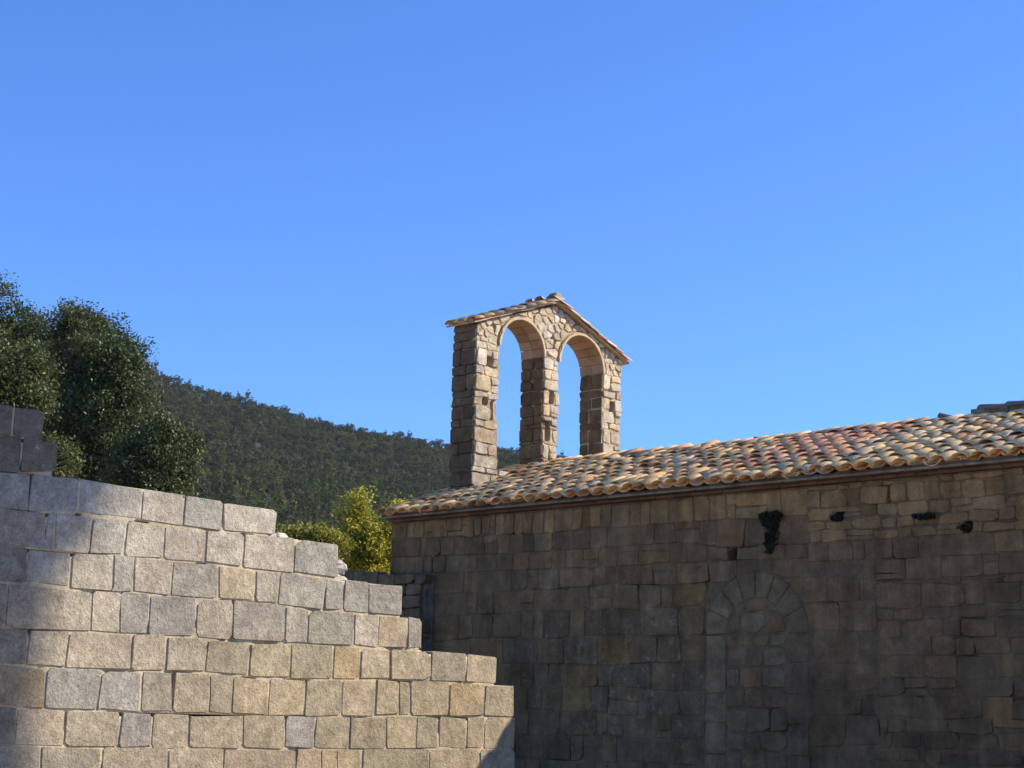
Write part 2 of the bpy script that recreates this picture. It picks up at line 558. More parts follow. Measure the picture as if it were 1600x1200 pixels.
def make_tree(name, label, cat, base, lobes, n, size, cols, seed, mat, trunk_r, group=None, clump=55, spread=0.2, shell=0.45, bark=(0.10, 0.085, 0.07), limbs=True):
    t = empty(name, base, label, cat, group)
    base = Vector(base)
    mid = Vector(np.mean([l[0] for l in lobes], axis=0))
    tr = Buf()
    fork = base.lerp(Vector((mid.x, mid.y, base.z)), 0.4); fork.z = base.z + (mid.z-base.z)*0.55
    tr.tube([base+Vector((0, 0, -0.3)), base.lerp(fork, 0.5)+Vector((trunk_r*0.6, 0, 0)), fork, fork.lerp(mid, 0.7)], [trunk_r*1.35, trunk_r, trunk_r*0.8, trunk_r*0.3], 8, bark)
    tr.build('trunk', M_BARK, t, base, True)
    if limbs:
        lb = Buf(); rg = random.Random(seed)
        for c, r_ in lobes:
            c = Vector(c)
            q = fork.lerp(c, 0.55)+Vector((rg.uniform(-.3, .3), rg.uniform(-.3, .3), rg.uniform(-.1, .4)))
            lb.tube([fork, q, c], [trunk_r*0.45, trunk_r*0.3, trunk_r*0.12], 6, bark)
            for k in range(5):
                e = c+Vector((rg.uniform(-1, 1)*r_[0], rg.uniform(-1, 1)*r_[1], rg.uniform(-.6, 1)*r_[2]))*0.8
                lb.tube([q.lerp(c, rg.random()), c.lerp(e, 0.5), e], [trunk_r*0.16, trunk_r*0.1, trunk_r*0.03], 5, bark)
        lb.build('limbs', M_BARK, t, base, True)
    rg2 = random.Random(seed+90); sprigs = []
    for c, r_ in lobes:
        for k in range(6):
            d = Vector((rg2.gauss(0, 1), rg2.gauss(0, 1), rg2.gauss(0.3, 1))).normalized(); q = rg2.uniform(0.14, 0.3)
            sprigs.append((tuple(c[i]+d[i]*r_[i]*rg2.uniform(0.95, 1.15) for i in range(3)), tuple(x*q for x in r_)))
    V, Fq, C = leaf_cloud(lobes+sprigs, n, size, cols, seed, clump, spread, shell)
    mesh_obj('crown', V, Fq, mat, t, base, C, False)
    return t

def lobe(px, py, depth, rpx, rz=None, dd=0.0):
    """crown lobe seen at a place of the picture, at a given distance"""
    k = depth/FPX
    return tuple(at(px, py, depth+dd)), (rpx*k, rpx*k, (rz or rpx)*k)

def ground_under(px, py, depth):
    p = at(px, py, depth); return (p.x, p.y, 0.0)

OAKC = [(0.052, 0.074, 0.022), (0.070, 0.090, 0.028), (0.035, 0.054, 0.018), (0.095, 0.108, 0.036)]
OLIVEC = [(0.095, 0.11, 0.030), (0.12, 0.13, 0.04), (0.07, 0.09, 0.027)]
D = 38
make_tree('holm_oak', 'tall dark holm oak with a square top behind the high end of the ruined wall', 'tree', ground_under(140, 700, D),
          [lobe(120, 508, D, 30, 34), lobe(138, 520, D, 32, 36, .3), lobe(160, 572, D, 52, 48, -.6), lobe(105, 590, D, 40, 60, .5), lobe(172, 640, D, 54, 50, -.8), lobe(110, 690, D, 70, 60), lobe(185, 705, D, 52, 44, -.5), lobe(140, 760, D, 90, 50),
           lobe(208, 548, D, 12, 14), lobe(190, 575, D, 28, 30, -.3)],
          105000, 0.040, OAKC, 1, M_OAK, 0.28, clump=170, spread=0.19, shell=0.7)
make_tree('holm_oak', 'small rounded holm oak at the right foot of the tall dark oak', 'tree', ground_under(255, 760, D-3),
          [lobe(252, 690, D-3, 36, 36), lobe(230, 730, D-3, 50, 42, -.4), lobe(280, 725, D-3, 20, 46, .3), lobe(240, 790, D-3, 58, 40)],
          40000, 0.038, OAKC, 2, M_OAK, 0.16, clump=150, spread=0.17, shell=0.65)
make_tree('holm_oak', 'dark oak at the left edge rising above the pale olive tree', 'tree', ground_under(-20, 700, D+5),
          [lobe(-15, 480, D+5, 40, 44), lobe(35, 528, D+5, 46, 44), lobe(72, 528, D+5, 28, 28), lobe(-30, 560, D+5, 80, 70), lobe(60, 590, D+5, 50, 60), lobe(20, 660, D+5, 90, 70), lobe(-100, 600, D+5, 90, 120)],
          70000, 0.044, OAKC, 3, M_OAK, 0.28, clump=170, spread=0.21, shell=0.7)
make_tree('oak_tree', 'pale olive green tree directly above the topmost grey blocks at the left edge', 'tree', ground_under(0, 700, D-6),
          [lobe(10, 565, D-6, 44, 40), lobe(40, 610, D-6, 30, 40), lobe(-10, 640, D-6, 60, 55), lobe(-60, 600, D-6, 70, 80), lobe(70, 720, D-6, 32, 34)],
          52000, 0.038, OLIVEC, 4, M_OAK, 0.18, clump=150, spread=0.17, shell=0.65)
BUSHC = [(0.46, 0.40, 0.04), (0.34, 0.33, 0.04), (0.23, 0.25, 0.04), (0.60, 0.51, 0.06)]
D = 32.5
make_tree('pine_sapling', 'bright yellow green bushy conifer between the ruined wall and the chapel corner', 'tree', ground_under(572, 880, D),
          [lobe(560, 790, D, 14, 22), lobe(556, 815, D, 26, 22), lobe(578, 840, D, 34, 26, -.2), lobe(545, 845, D, 26, 20, .2), lobe(590, 868, D, 34, 24), lobe(560, 875, D, 34, 22), lobe(622, 835, D, 22, 40), lobe(600, 905, D, 46, 30)],
          26000, 0.032, BUSHC, 5, M_BUSH, 0.07, clump=26, spread=0.12, shell=0.2, bark=(0.2, 0.17, 0.13))
make_tree('broom_shrub', 'low yellow green shrub just above the stepped wall, left of the bushy conifer', 'shrub', ground_under(480, 860, D-1),
          [lobe(458, 834, D-1, 16, 8), lobe(492, 836, D-1, 20, 9), lobe(522, 852, D-1, 18, 18), lobe(490, 860, D-1, 40, 14)],
          9000, 0.032, [(0.26, 0.26, 0.04), (0.19, 0.20, 0.035), (0.34, 0.31, 0.045)], 6, M_BUSH, 0.05, clump=26, spread=0.11, shell=0.2, bark=(0.2, 0.17, 0.13))

# forest on the hill: crowns of many small leaf clumps
def crown_mesh(name, kind, seed, n):
    rg = random.Random(seed)
    lobes = []
    if kind == 'oak':
        for k in range(7):
            t = rg.uniform(0, 6.28); d = rg.uniform(0.1, 0.75)
            lobes.append(((math.cos(t)*d, math.sin(t)*d, rg.uniform(0.9, 1.7)), (rg.uniform(.45, .7),)*2+(rg.uniform(.4, .6),)))
        cols = [(0.085, 0.098, 0.026), (0.068, 0.082, 0.022), (0.11, 0.115, 0.034)]
    else:
        for k in range(7):
            h = k/6; lobes.append(((rg.uniform(-.2, .2), rg.uniform(-.2, .2), 0.7+2.2*h), (0.85-0.62*h,)*2+(0.38,)))
        cols = [(0.12, 0.145, 0.030), (0.09, 0.118, 0.026), (0.15, 0.165, 0.038)]
    V, Fq, C = leaf_cloud(lobes, n, 0.085, cols, seed, 28, 0.10, 0.75, 0.8, 0.6, 1.5)
    return fast_mesh(name, V, Fq, M_HILL, C, False)

forest_col = bpy.data.collections.new('forest_kinds')
for k in range(5):
    forest_col.objects.link(bpy.data.objects.new('forest_tree_%d' % k, crown_mesh('forest_crown', 'oak' if k < 4 else 'pine', 40+k, 1500)))
pts, scl, rot, kid, tint = [], [], [], [], []
rg = random.Random(5)
cells = {}
for _ in range(90000):
    az = rg.uniform(-0.42, 0.36); R = ridge_r(az); r_ = math.sqrt(rg.uniform(250**2, (R+30)**2))
    x, y = hill_xy(az, r_)
    s = rg.uniform(1.1, 2.1) if r_ > 400 else rg.uniform(1.4, 2.4)
    if az > 0.1 and rg.random() < 0.6: continue
    key = (int(x/6), int(y/6)); ok = True
    for i in (-1, 0, 1):
        for j in (-1, 0, 1):
            for (qx, qy, qs) in cells.get((key[0]+i, key[1]+j), ()):
                if (qx-x)**2+(qy-y)**2 < (0.92*(s+qs))**2: ok = False
    if not ok: continue
    cells.setdefault(key, []).append((x, y, s))
    pts.append((x, y, hill_z(az, r_)-0.6*s)); scl.append(s*rg.uniform(0.9, 1.15)); rot.append(rg.uniform(0, 6.28))
    px = proj(pts[-1])
    low = max(0, min(1, (px[1]-700)/120)) if px else 0
    kid.append(4 if rg.random() < 0.06+0.5*low*(1 if px and px[0] < 620 else 0.3) else rg.randrange(4))
    g = rg.uniform(0.5, 1.4); w = rg.uniform(-0.12, 0.12)
    tint.append((0.86*g*(1+w), 0.84*g, 0.95*g*(1-0.5*w)))
print('forest trees', len(pts))
fm = bpy.data.meshes.new('hill_forest'); fm.from_pydata(pts, [], [])
for nm, typ, dat in (('scl', 'FLOAT', scl), ('rot', 'FLOAT', rot), ('kid', 'INT', kid)):
    fm.attributes.new(nm, typ, 'POINT').data.foreach_set('value', np.array(dat, dtype=np.int32 if typ == 'INT' else np.float32))
fm.attributes.new('tint', 'FLOAT_COLOR', 'POINT').data.foreach_set('color', np.array([(*t, 1) for t in tint], dtype=np.float32).ravel())
fo = bpy.data.objects.new('hill_forest', fm)
link(fo)
tag(fo, 'dark green forest of oaks and pines covering the hillside behind', 'forest', kind='stuff')
ng = bpy.data.node_groups.new('forest', 'GeometryNodeTree')
ng.interface.new_socket('Geometry', in_out='INPUT', socket_type='NodeSocketGeometry')
ng.interface.new_socket('Geometry', in_out='OUTPUT', socket_type='NodeSocketGeometry')
gi = ng.nodes.new('NodeGroupInput'); go = ng.nodes.new('NodeGroupOutput')
ci = ng.nodes.new('GeometryNodeCollectionInfo'); ci.inputs['Collection'].default_value = forest_col
ci.inputs['Separate Children'].default_value = True; ci.inputs['Reset Children'].default_value = True
iop = ng.nodes.new('GeometryNodeInstanceOnPoints'); iop.inputs['Pick Instance'].default_value = True
def named(nm, typ):
    n = ng.nodes.new('GeometryNodeInputNamedAttribute'); n.data_type = typ; n.inputs['Name'].default_value = nm
    return [o for o in n.outputs if o.enabled and o.name == 'Attribute'][0]
cx_ = ng.nodes.new('ShaderNodeCombineXYZ'); ng.links.new(named('rot', 'FLOAT'), cx_.inputs[2])
ng.links.new(gi.outputs[0], iop.inputs['Points']); ng.links.new(ci.outputs[0], iop.inputs['Instance'])
ng.links.new(named('kid', 'INT'), iop.inputs['Instance Index']); ng.links.new(cx_.outputs[0], iop.inputs['Rotation'])
ng.links.new(named('scl', 'FLOAT'), iop.inputs['Scale']); ng.links.new(iop.outputs[0], go.inputs[0])
fo.modifiers.new('forest', 'NODES').node_group = ng

hz = bpy.data.objects.new('haze', bpy.data.meshes.new('haze'))
hv = [(x, y, z) for x in (-700, 1300) for y in (-700, 1300) for z in (-2.5, 330)]
hz.data.from_pydata(hv, [], [(0, 1, 3, 2), (4, 6, 7, 5), (0, 4, 5, 1), (2, 3, 7, 6), (0, 2, 6, 4), (1, 5, 7, 3)])
hm = bpy.data.materials.new('haze'); hm.use_nodes = True
hm.node_tree.nodes.remove(hm.node_tree.nodes['Principled BSDF'])
pv = hm.node_tree.nodes.new('ShaderNodeVolumePrincipled')
pv.inputs['Color'].default_value = (0.80, 0.88, 1.0, 1); pv.inputs['Density'].default_value = 0.00008
pv.inputs['Anisotropy'].default_value = 0.2
hm.node_tree.links.new(pv.outputs[0], hm.node_tree.nodes['Material Output'].inputs['Volume'])
hz.data.materials.append(hm); link(hz); tag(hz, kind='stuff')

# ------------------------------------------------------------------ ruined wall
YR = 13.8
LN={
'A': [(7.484, 4.386), (7.743, 4.391), (8.213, 4.384)] ,
'B': [(7.513, 4.082), (7.771, 4.095), (7.968, 4.104), (8.17, 4.108), (8.376, 4.106)] ,
'C': [(7.546, 3.75), (7.803, 3.758), (8.099, 3.783), (8.402, 3.815), (8.633, 3.812), (9.355, 3.792), (9.878, 3.789), (10.344, 3.776), (11.069, 3.768)] ,
'D': [(7.577, 3.431), (7.834, 3.43), (8.133, 3.415), (8.663, 3.471), (8.814, 3.444), (9.389, 3.472), (9.897, 3.447), (10.311, 3.455), (11.088, 3.49), (11.958, 3.476)] ,
'E': [(7.609, 3.097), (7.866, 3.092), (8.606, 3.087), (9.203, 3.115), (9.676, 3.106), (10.127, 3.119), (10.994, 3.104), (11.411, 3.104), (11.981, 3.093), (12.931, 3.101)] ,
'F': [(7.644, 2.742), (7.899, 2.744), (8.16, 2.764), (8.636, 2.745), (9.096, 2.748), (9.424, 2.765), (9.804, 2.754), (10.362, 2.767), (11.016, 2.778), (11.25, 2.754), (11.81, 2.749), (12.929, 2.748), (13.26, 2.746)] ,
'G': [(7.684, 2.333), (7.938, 2.335), (8.364, 2.359), (8.782, 2.358), (9.194, 2.356), (9.517, 2.367), (10.121, 2.374), (10.545, 2.363), (10.876, 2.36), (11.232, 2.378), (11.556, 2.367), (12.246, 2.38), (12.598, 2.368), (13.268, 2.385), (13.421, 2.385), (14.486, 2.373)] ,
'H': [(7.715, 2.01), (7.97, 2.004), (8.45, 2.011), (8.722, 2.009), (9.53, 2.016), (10.29, 2.019), (11.036, 1.993), (12.046, 2.014), (12.79, 2.039), (13.447, 2.039), (14.498, 2.051), (14.823, 2.038)] ,
'I': [(7.751, 1.645), (8.005, 1.64), (8.16, 1.637), (8.701, 1.625), (9.049, 1.621), (9.541, 1.618), (10.304, 1.614), (10.763, 1.616), (11.604, 1.619), (13.065, 1.645), (14.803, 1.661), (15.962, 1.657)] ,
'J': [(7.784, 1.299), (8.172, 1.295), (8.698, 1.287), (9.664, 1.285), (10.471, 1.289), (11.119, 1.279), (14.246, 1.292), (16.592, 1.277)] ,
'K': [(7.815, 0.982), (17.246, 0.875)] ,
}
JN={
'A': ([7.89], 8.222) ,
'B': ([8.006], 8.389) ,
'C': ([8.118, 8.649, 9.362, 9.88, 10.357], 11.06) ,
'D': ([8.329, 8.424, 8.811, 9.206, 9.653, 10.167, 10.638, 11.328], 11.95) ,
'E': ([8.155, 8.62, 9.092, 9.325, 9.783, 10.348, 10.832, 11.138, 11.783, 12.049, 12.416], 12.922) ,
'F': ([7.988, 8.884, 9.212, 9.528, 10.109, 10.557, 11.253, 11.551, 12.224, 12.575, 13.025], 13.256) ,
'G': ([8.238, 8.648, 9.362, 9.763, 10.251, 10.801, 11.351, 11.937, 12.325, 12.774, 13.411, 13.985], 14.507) ,
'H': ([8.452, 9.036, 9.505, 9.879, 10.321, 10.609, 11.072, 11.571, 12.083, 12.587, 12.925, 13.102, 13.722, 14.306], 14.827) ,
'I': ([8.178, 8.69, 9.285, 9.658, 10.097, 10.773, 11.318, 11.727, 12.224, 12.752, 13.221, 13.565, 14.023, 14.323, 14.641], 15.369) ,
'J': ([8.464, 9.12, 9.872, 10.548, 11.488, 11.839, 12.054, 12.413, 13.431, 14.253, 14.812], 15.855) ,
}
R1J=[20.057, 19.887, 19.704, 19.522, 19.297, 19.075, 18.782, 18.437, 18.182, 18.007, 17.82, 17.71, 17.505, 17.316, 17.129, 16.931, 16.696, 16.489, 16.12, 15.933, 15.784, 15.563, 15.381, 15.035, 14.835, 14.672, 14.339, 14.136, 13.901, 13.638, 13.335, 13.17, 12.674, 12.439, 12.029]
R2J=[20.041, 19.358, 19.254, 18.916, 18.583, 18.369, 17.935, 17.66, 17.402, 17.121, 16.884, 16.521, 16.102, 15.779, 15.45, 14.984, 14.588, 14.213, 13.779, 13.507, 13.039, 12.502, 11.992]
R3J=[20.023, 19.298, 19.091, 18.785, 18.09, 17.663, 17.312, 16.98, 16.513, 16.247, 15.909, 15.602, 15.241, 14.864, 14.301, 14.01, 13.659, 13.304, 13.155, 12.759, 12.393, 12.035]
L1=[(20.046, 4.491), (19.634, 4.479), (18.177, 4.429), (16.526, 4.396), (15.784, 4.419), (14.847, 4.392), (13.78, 4.399), (12.818, 4.374), (12.027, 4.359)]
L2=[(20.028, 4.175), (19.259, 4.17), (17.668, 4.124), (16.519, 4.126), (15.778, 4.118), (14.843, 4.126), (13.989, 4.108), (13.303, 3.993), (12.502, 4.004), (11.992, 3.986)]
L3=[(20.013, 3.913), (19.157, 3.899), (16.524, 3.85), (15.312, 3.836), (14.267, 3.853), (12.544, 3.81), (11.76, 3.807)]
ruin = empty('ruined_wall', (11.0, YR, 0), 'sunlit ruined wall of pale grey ashlar blocks stepping down to the right', 'wall')
FR = face_ymin(YR)
items = []; bands = []
order = 'ABCDEFGHIJK'
def ruin_col(s, t, k):
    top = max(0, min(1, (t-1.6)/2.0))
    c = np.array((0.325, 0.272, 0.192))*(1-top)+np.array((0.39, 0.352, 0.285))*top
    if (s < 8.05*YR/13.2 and t > 3.9) or (s < 8.3*YR/13.2 and t > 3.3): return jit((0.175, 0.150, 0.110), 0.10, 0.015)  # dark patina, coloured darker still to deepen the pine's shadow
    if s < 8.0*YR/13.2 and t > 1.2: c = c*(0.66 if t > 2.6 else 0.8)  # stones further down darkened too, along the pine's shadow
    if s > 10.5 and t < 2.2: c = c*np.array((1.04, 1.0, 0.90))
    r_ = random.random()
    if r_ < 0.08: c = c*np.array((0.80, 0.83, 0.87))
    elif r_ < 0.35: c = c*np.array((0.84, 0.87, 0.92))
    elif r_ < 0.4: c = c*np.array((1.05, 0.98, 0.86))
    return jit(c, 0.05, 0.012)
BLUE = {('F', 9.39), ('F', 8.96), ('H', 8.36), ('I', 11.02), ('H', 8.8), ('I', 9.06), ('C', 8.0), ('C', 7.6)}
for i, k in enumerate(order[:-1]):
    js, end = JN[k]
    if k in 'IJ': js = [q for q in js if q < JN['H'][1]-0.2]; end = JN['H'][1]+0.03
    topl, botl = LN[k], LN[order[i+1]]
    left = [js[0]-0.55]
    while left[-1] > 5.6: left.append(left[-1]-random.uniform(0.35, 0.65))
    edges = sorted(left)+list(js)+[end]
    for s0, s1 in zip(edges[:-1], edges[1:]):
        q = [(s0, interp(botl, s0)), (s1, interp(botl, s1)), (s1, interp(topl, s1)), (s0, interp(topl, s0))]
        mid = (s0+s1)/2
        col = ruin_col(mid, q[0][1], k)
        if any(k == b_[0] and abs(b_[1]*YR/13.2-mid) < 0.14 for b_ in BLUE): col = jit((0.285, 0.262, 0.222), 0.06, 0.01)
        free = s1 == end
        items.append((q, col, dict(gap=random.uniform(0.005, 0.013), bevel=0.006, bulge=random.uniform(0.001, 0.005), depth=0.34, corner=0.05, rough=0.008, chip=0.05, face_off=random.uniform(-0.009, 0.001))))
    bands.append((k, topl, botl, edges[0], end))
# courses below the picture, down to the ground, and the wall going on upwards at its left
z = 0.98; kk = 0
while z > 0.05:
    zt, zb = z, max(0.0, z-0.33); s = 5.2+0.2*(kk % 2)
    while s < 14.3:
        w = random.uniform(0.4, 0.7)
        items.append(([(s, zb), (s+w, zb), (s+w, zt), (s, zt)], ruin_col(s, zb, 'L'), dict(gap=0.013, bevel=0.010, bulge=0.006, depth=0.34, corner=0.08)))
        s += w
    bands.append(('L', [(5, zt), (17, zt)], [(5, zb), (17, zb)], 5.3, 14.55)); z = zb; kk += 1
for (zb, e) in ((LN['A'][0][1], 7.0), (LN['A'][0][1]+0.33, 6.5)):
    s = 5.25
    while s < e-0.2:
        w = min(random.uniform(0.4, 0.6), e-s)
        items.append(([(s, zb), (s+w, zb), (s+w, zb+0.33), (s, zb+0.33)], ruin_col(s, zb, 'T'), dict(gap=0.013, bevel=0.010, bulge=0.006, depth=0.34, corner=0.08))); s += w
    bands.append(('T', [(5, zb+0.33), (17, zb+0.33)], [(5, zb), (17, zb)], 5.3, e))
def ruin_inside(s, t):
    for k, tl, bl, e0, e1 in bands:
        if e0 < s < e1-0.03 and interp(bl, s)-0.02 < t < interp(tl, s)-0.028: return True
        if e0 < s < e1-0.03 and interp(tl, s)-0.03 <= t < interp(tl, s)+0.02:
            for k2, tl2, bl2, f0, f1 in bands:
                if f0 < s < f1-0.03 and interp(bl2, s)-0.02 <= t < interp(tl2, s)-0.03: return True
    return False
def ruin_depth(s, t):
    v = noise.noise(Vector((s*2.3, 4.0, t*2.3)))
    w = noise.noise(Vector((s*9, 9.0, t*9)))
    return 0.005 + 0.004*w + max(0.0, v-0.2)*0.10 + max(0.0, w-0.4)*0.06
V, F = panel(5.3, 16.8, 0.0, 5.0, 0.035, ruin_inside, ruin_depth, 0.36, FR)
rw = mesh_obj('mortar_bed', V, F, M_MORTAR, ruin, (11.0, YR, 0), (0.44, 0.365, 0.245))
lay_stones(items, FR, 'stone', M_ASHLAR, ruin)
# rubble heart and rear face of the wall
cb = Buf()
for k, tl, bl, e0, e1 in bands:
    zt = float(np.mean([p[1] for p in tl]))-0.03; zb = float(np.mean([p[1] for p in bl]))-0.03
    cb.box((e0, YR+0.33, zb), (e1-0.12, YR+0.85, zt), (0.30, 0.26, 0.2))
cb.build('rubble_heart', M_CHMORT, ruin, (11.0, YR, 0))
def rubble(x, y, z, sx, sy, sz, col, rotz=0.0):
    rg_ = random.Random(int(x*1000)+int(z*77))
    V = []; F = []
    for j, zz in enumerate((-1, -0.35, 0.45, 1)):
        k = (0.75, 1.0, 0.95, 0.6)[j]
        for i in range(6):
            t = i*math.pi/3+rg_.uniform(-.2, .2)
            V.append((x+sx*k*math.cos(t)*rg_.uniform(.85, 1.1), y+sy*k*math.sin(t)*rg_.uniform(.85, 1.1), z+sz*(zz+rg_.uniform(-.12, .12))))
    for j in range(3):
        for i in range(6):
            F.append((j*6+i, j*6+(i+1) % 6, j*6+6+(i+1) % 6, j*6+6+i))
    F.append(tuple(range(18, 24))); F.append(tuple(reversed(range(0, 6))))
    return mesh_obj('rubble_stone', V, F, M_ASHLAR, ruin, (x, y, z), col, False)
RUB = [(10.75, 13.62, 3.44, .17, .12, .05), (10.98, 13.68, 3.43, .12, .12, .06), (11.2, 13.72, 3.40, .13, .1, .05), (10.62, 13.75, 3.45, .10, .1, .05), (11.35, 13.8, 3.41, .08, .1, .04),
       (11.72, 13.62, 3.20, .18, .14, .075), (11.62, 13.6, 3.07, .2, .14, .06), (11.9, 13.75, 3.07, .10, .1, .05), (8.15, 13.55, 4.02, .07, .07, .03), (12.55, 13.8, 2.72, .1, .1, .04), (13.0, 13.7, 2.36, .12, .1, .03)]
for q in RUB: rubble(q[0]*YR/13.2, q[1]+YR-13.2, EYE.z+(q[2]-EYE.z)*YR/13.2, q[3], q[4], q[5], jit((0.50, 0.47, 0.41), 0.08))

# ------------------------------------------------------------------ chapel
XC, YE, ZW = 18.5, 20.06, 4.75
chapel = empty('chapel', (XC, 12.0, 0), 'long low stone chapel in shade with a sunlit barrel tile roof', 'chapel')
CL = (XC, 12.0, 0)
FC = face_xmin(XC)
HOLES = [(13.229, 3.905, 0.06, 0.075), (11.56, 4.31, 0.06, 0.045), (9.74, 4.07, 0.05, 0.04)]
CRACK = [(12.80, 4.40), (12.35, 4.40), (12.52, 4.2), (12.56, 3.95), (12.66, 3.95), (12.68, 4.18)]
items = []
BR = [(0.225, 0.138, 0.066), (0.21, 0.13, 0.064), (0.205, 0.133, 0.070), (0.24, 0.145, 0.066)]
def ccol(y, z):
    r_ = random.random()
    c = np.array(random.choice(BR))
    c = c*(0.86+0.10*max(0, min(1, (z-1.6)/2.4)))  # shade low in the courtyard put into the colour: darker downwards
    if z > 4.35 or (y < 12.03 and z > 3.9): c = c*1.35*np.array((1.04, 1.0, 0.9))  # upper courses coloured lighter, for the stronger light high on the wall
    if r_ < 0.03 : c = np.array((0.24, 0.135, 0.05))
    elif r_ < 0.3: c = c*0.86
    return jit(c, 0.09, 0.012)
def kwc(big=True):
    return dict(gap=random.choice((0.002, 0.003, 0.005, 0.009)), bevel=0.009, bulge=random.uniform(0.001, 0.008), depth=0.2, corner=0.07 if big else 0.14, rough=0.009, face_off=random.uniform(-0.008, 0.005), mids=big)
AC, AR, AI = (12.86, 2.83), 0.83, 0.48          # blocked doorway: centre, outer and inner radius
def door_clip(poly):
    """cut a polygon back to the outside of the blocked doorway; None if inside it"""
    cx, cy = centroid(poly)
    if cy < AC[1]:
        if AC[0]-AR < cx < AC[0]+AR: return None
        if cx >= AC[0]+AR: return clip(poly, AC[0]+AR, 0, -1, 0)
        return clip(poly, AC[0]-AR, 0, 1, 0)
    d = math.hypot(cx-AC[0], cy-AC[1])
    if d < AR: return None
    far = max(math.hypot(q[0]-AC[0], q[1]-AC[1]) for q in poly)
    nx, ny = (AC[0]-cx)/d, (AC[1]-cy)/d
    return clip(poly, AC[0]-nx*AR, AC[1]-ny*AR, nx, ny)
def addc(poly, col=None, kw=None):
    for (hy, hz, wy, wz) in HOLES:
        if len(poly) < 3: return
        cx, cy = centroid(poly)
        if min(q[0] for q in poly) < hy+wy and max(q[0] for q in poly) > hy-wy and min(q[1] for q in poly) < hz+wz and max(q[1] for q in poly) > hz-wz:
            dx, dz = (cx-hy)/wy, (cy-hz)/wz
            if abs(dx) < 0.35 and abs(dz) < 0.35: return
            if abs(dx) > abs(dz): poly = clip(poly, hy+math.copysign(wy, dx), 0, -math.copysign(1, dx), 0)
            else: poly = clip(poly, 0, hz+math.copysign(wz, dz), 0, -math.copysign(1, dz))
    if len(poly) < 3: return
    cx, cy = centroid(poly)
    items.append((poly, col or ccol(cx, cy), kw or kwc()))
def row(js, top, bot, ordered=True):
    js = sorted(js)
    lean = {y: random.uniform(-.018, .018) for y in js[1:-1]}
    for y0, y1 in zip(js[:-1], js[1:]):
        zt0, zt1 = top(y0), top(y1); zb0, zb1 = bot(y0), bot(y1)
        k0, k1 = lean.get(y0, 0), lean.get(y1, 0)
        quads = [[(y0-k0, zb0), (y1-k1, zb1), (y1+k1, zt1), (y0+k0, zt0)]]
        if zt0-zb0 > 0.22 and y1-y0 < 0.62 and random.random() < 0.13:
            f = random.uniform(0.3, 0.7); m0 = zb0+(zt0-zb0)*f; m1 = zb1+(zt1-zb1)*(f+random.uniform(-.06, .06))
            quads = [[(y0-k0, zb0), (y1-k1, zb1), (y1, m1), (y0, m0)], [(y0, m0), (y1, m1), (y1+k1, zt1), (y0+k0, zt0)]]
        for p in quads:
            p = door_clip(p)
            if p and len(p) >= 3: addc(p)
l1 = lambda y: interp(L1, y); l2 = lambda y: interp(L2, y); l3 = lambda y: interp(L3, y)
def lev(z, amp=0.02, ph=0.0): return lambda y: z+0.05*noise.noise(Vector((y*0.6, z*7, 2.2)))+0.035*noise.noise(Vector((y*2.2, z*7, 8.2)))
ztop = lambda y: 4.735
def rjs(y0, y1, a, b_):
    r = [y0]
    while r[-1] < y1-b_: r.append(r[-1]+random.uniform(a, b_))
    r.append(y1); return r
row(R1J+[YE], ztop, l1); row(R2J+[YE], l1, l2); row(R3J+[YE], l2, l3)
la = [l3]+[lev(z, 0.015, z*9) for z in (3.55, 3.22, 2.84, 2.45, 2.11, 1.77, 1.42, 1.08, 0.73, 0.38, 0.0)]
la[-1] = lambda y: 0.0
YB = 12.03; YJ = 11.02                    # zones: ashlar left of the door, ashlar beside it, rubble
for i in range(len(la)-1):
    y0 = YB if i < 1 else YJ+0.25*((i % 2))
    row(rjs(y0, YE, 0.20, 0.72), la[i], la[i+1])
# voussoirs, jambs and filling of the blocked doorway
ths = [0, 24, 47, 68, 90, 112, 131, 155, 180]
for t0, t1 in zip(ths[:-1], ths[1:]):
    q = []
    for k in range(4):
        t = math.radians(t0+(t1-t0)*k/3); q.append((AC[0]+AR*math.cos(t), AC[1]+AR*math.sin(t)))
    for k in (2, 1, 0):
        pass
    ti0, ti1 = math.radians(t0), math.radians(t1)
    q += [(AC[0]+AI*math.cos(ti1), AC[1]+AI*math.sin(ti1)), (AC[0]+AI*math.cos(ti0), AC[1]+AI*math.sin(ti0))]
    addc(q, jit((0.20, 0.138, 0.075), 0.06), dict(gap=0.004, bevel=0.010, bulge=0.004, depth=0.2, corner=0.05, rough=0.002, face_off=-0.004))
zz = [AC[1], 2.46, 2.05, 1.66, 1.25, 0.9, 0.5, 0.0]
for a_, b_ in zip(zz[:-1], zz[1:]):
    for y0, y1 in ((AC[0]-AR, AC[0]-AI), (AC[0]+AI, AC[0]+AR)):
        addc([(y0, b_), (y1, b_), (y1, a_), (y0, a_)], jit((0.20, 0.135, 0.073), 0.08))
def disc_clip(p):
    cx, cy = centroid(p)
    if cy <= AC[1]: return p
    for t in range(15, 180, 15):
        nx, ny = math.cos(math.radians(t)), math.sin(math.radians(t))
        p = clip(p, AC[0]+AI*nx, AC[1]+AI*ny, nx, ny)
        if len(p) < 3: return None
    return p
zr = [3.31, 3.12, 2.83, 2.66, 2.40, 2.12, 1.86, 1.55, 1.3, 1.0, 0.7, 0.35, 0.0]
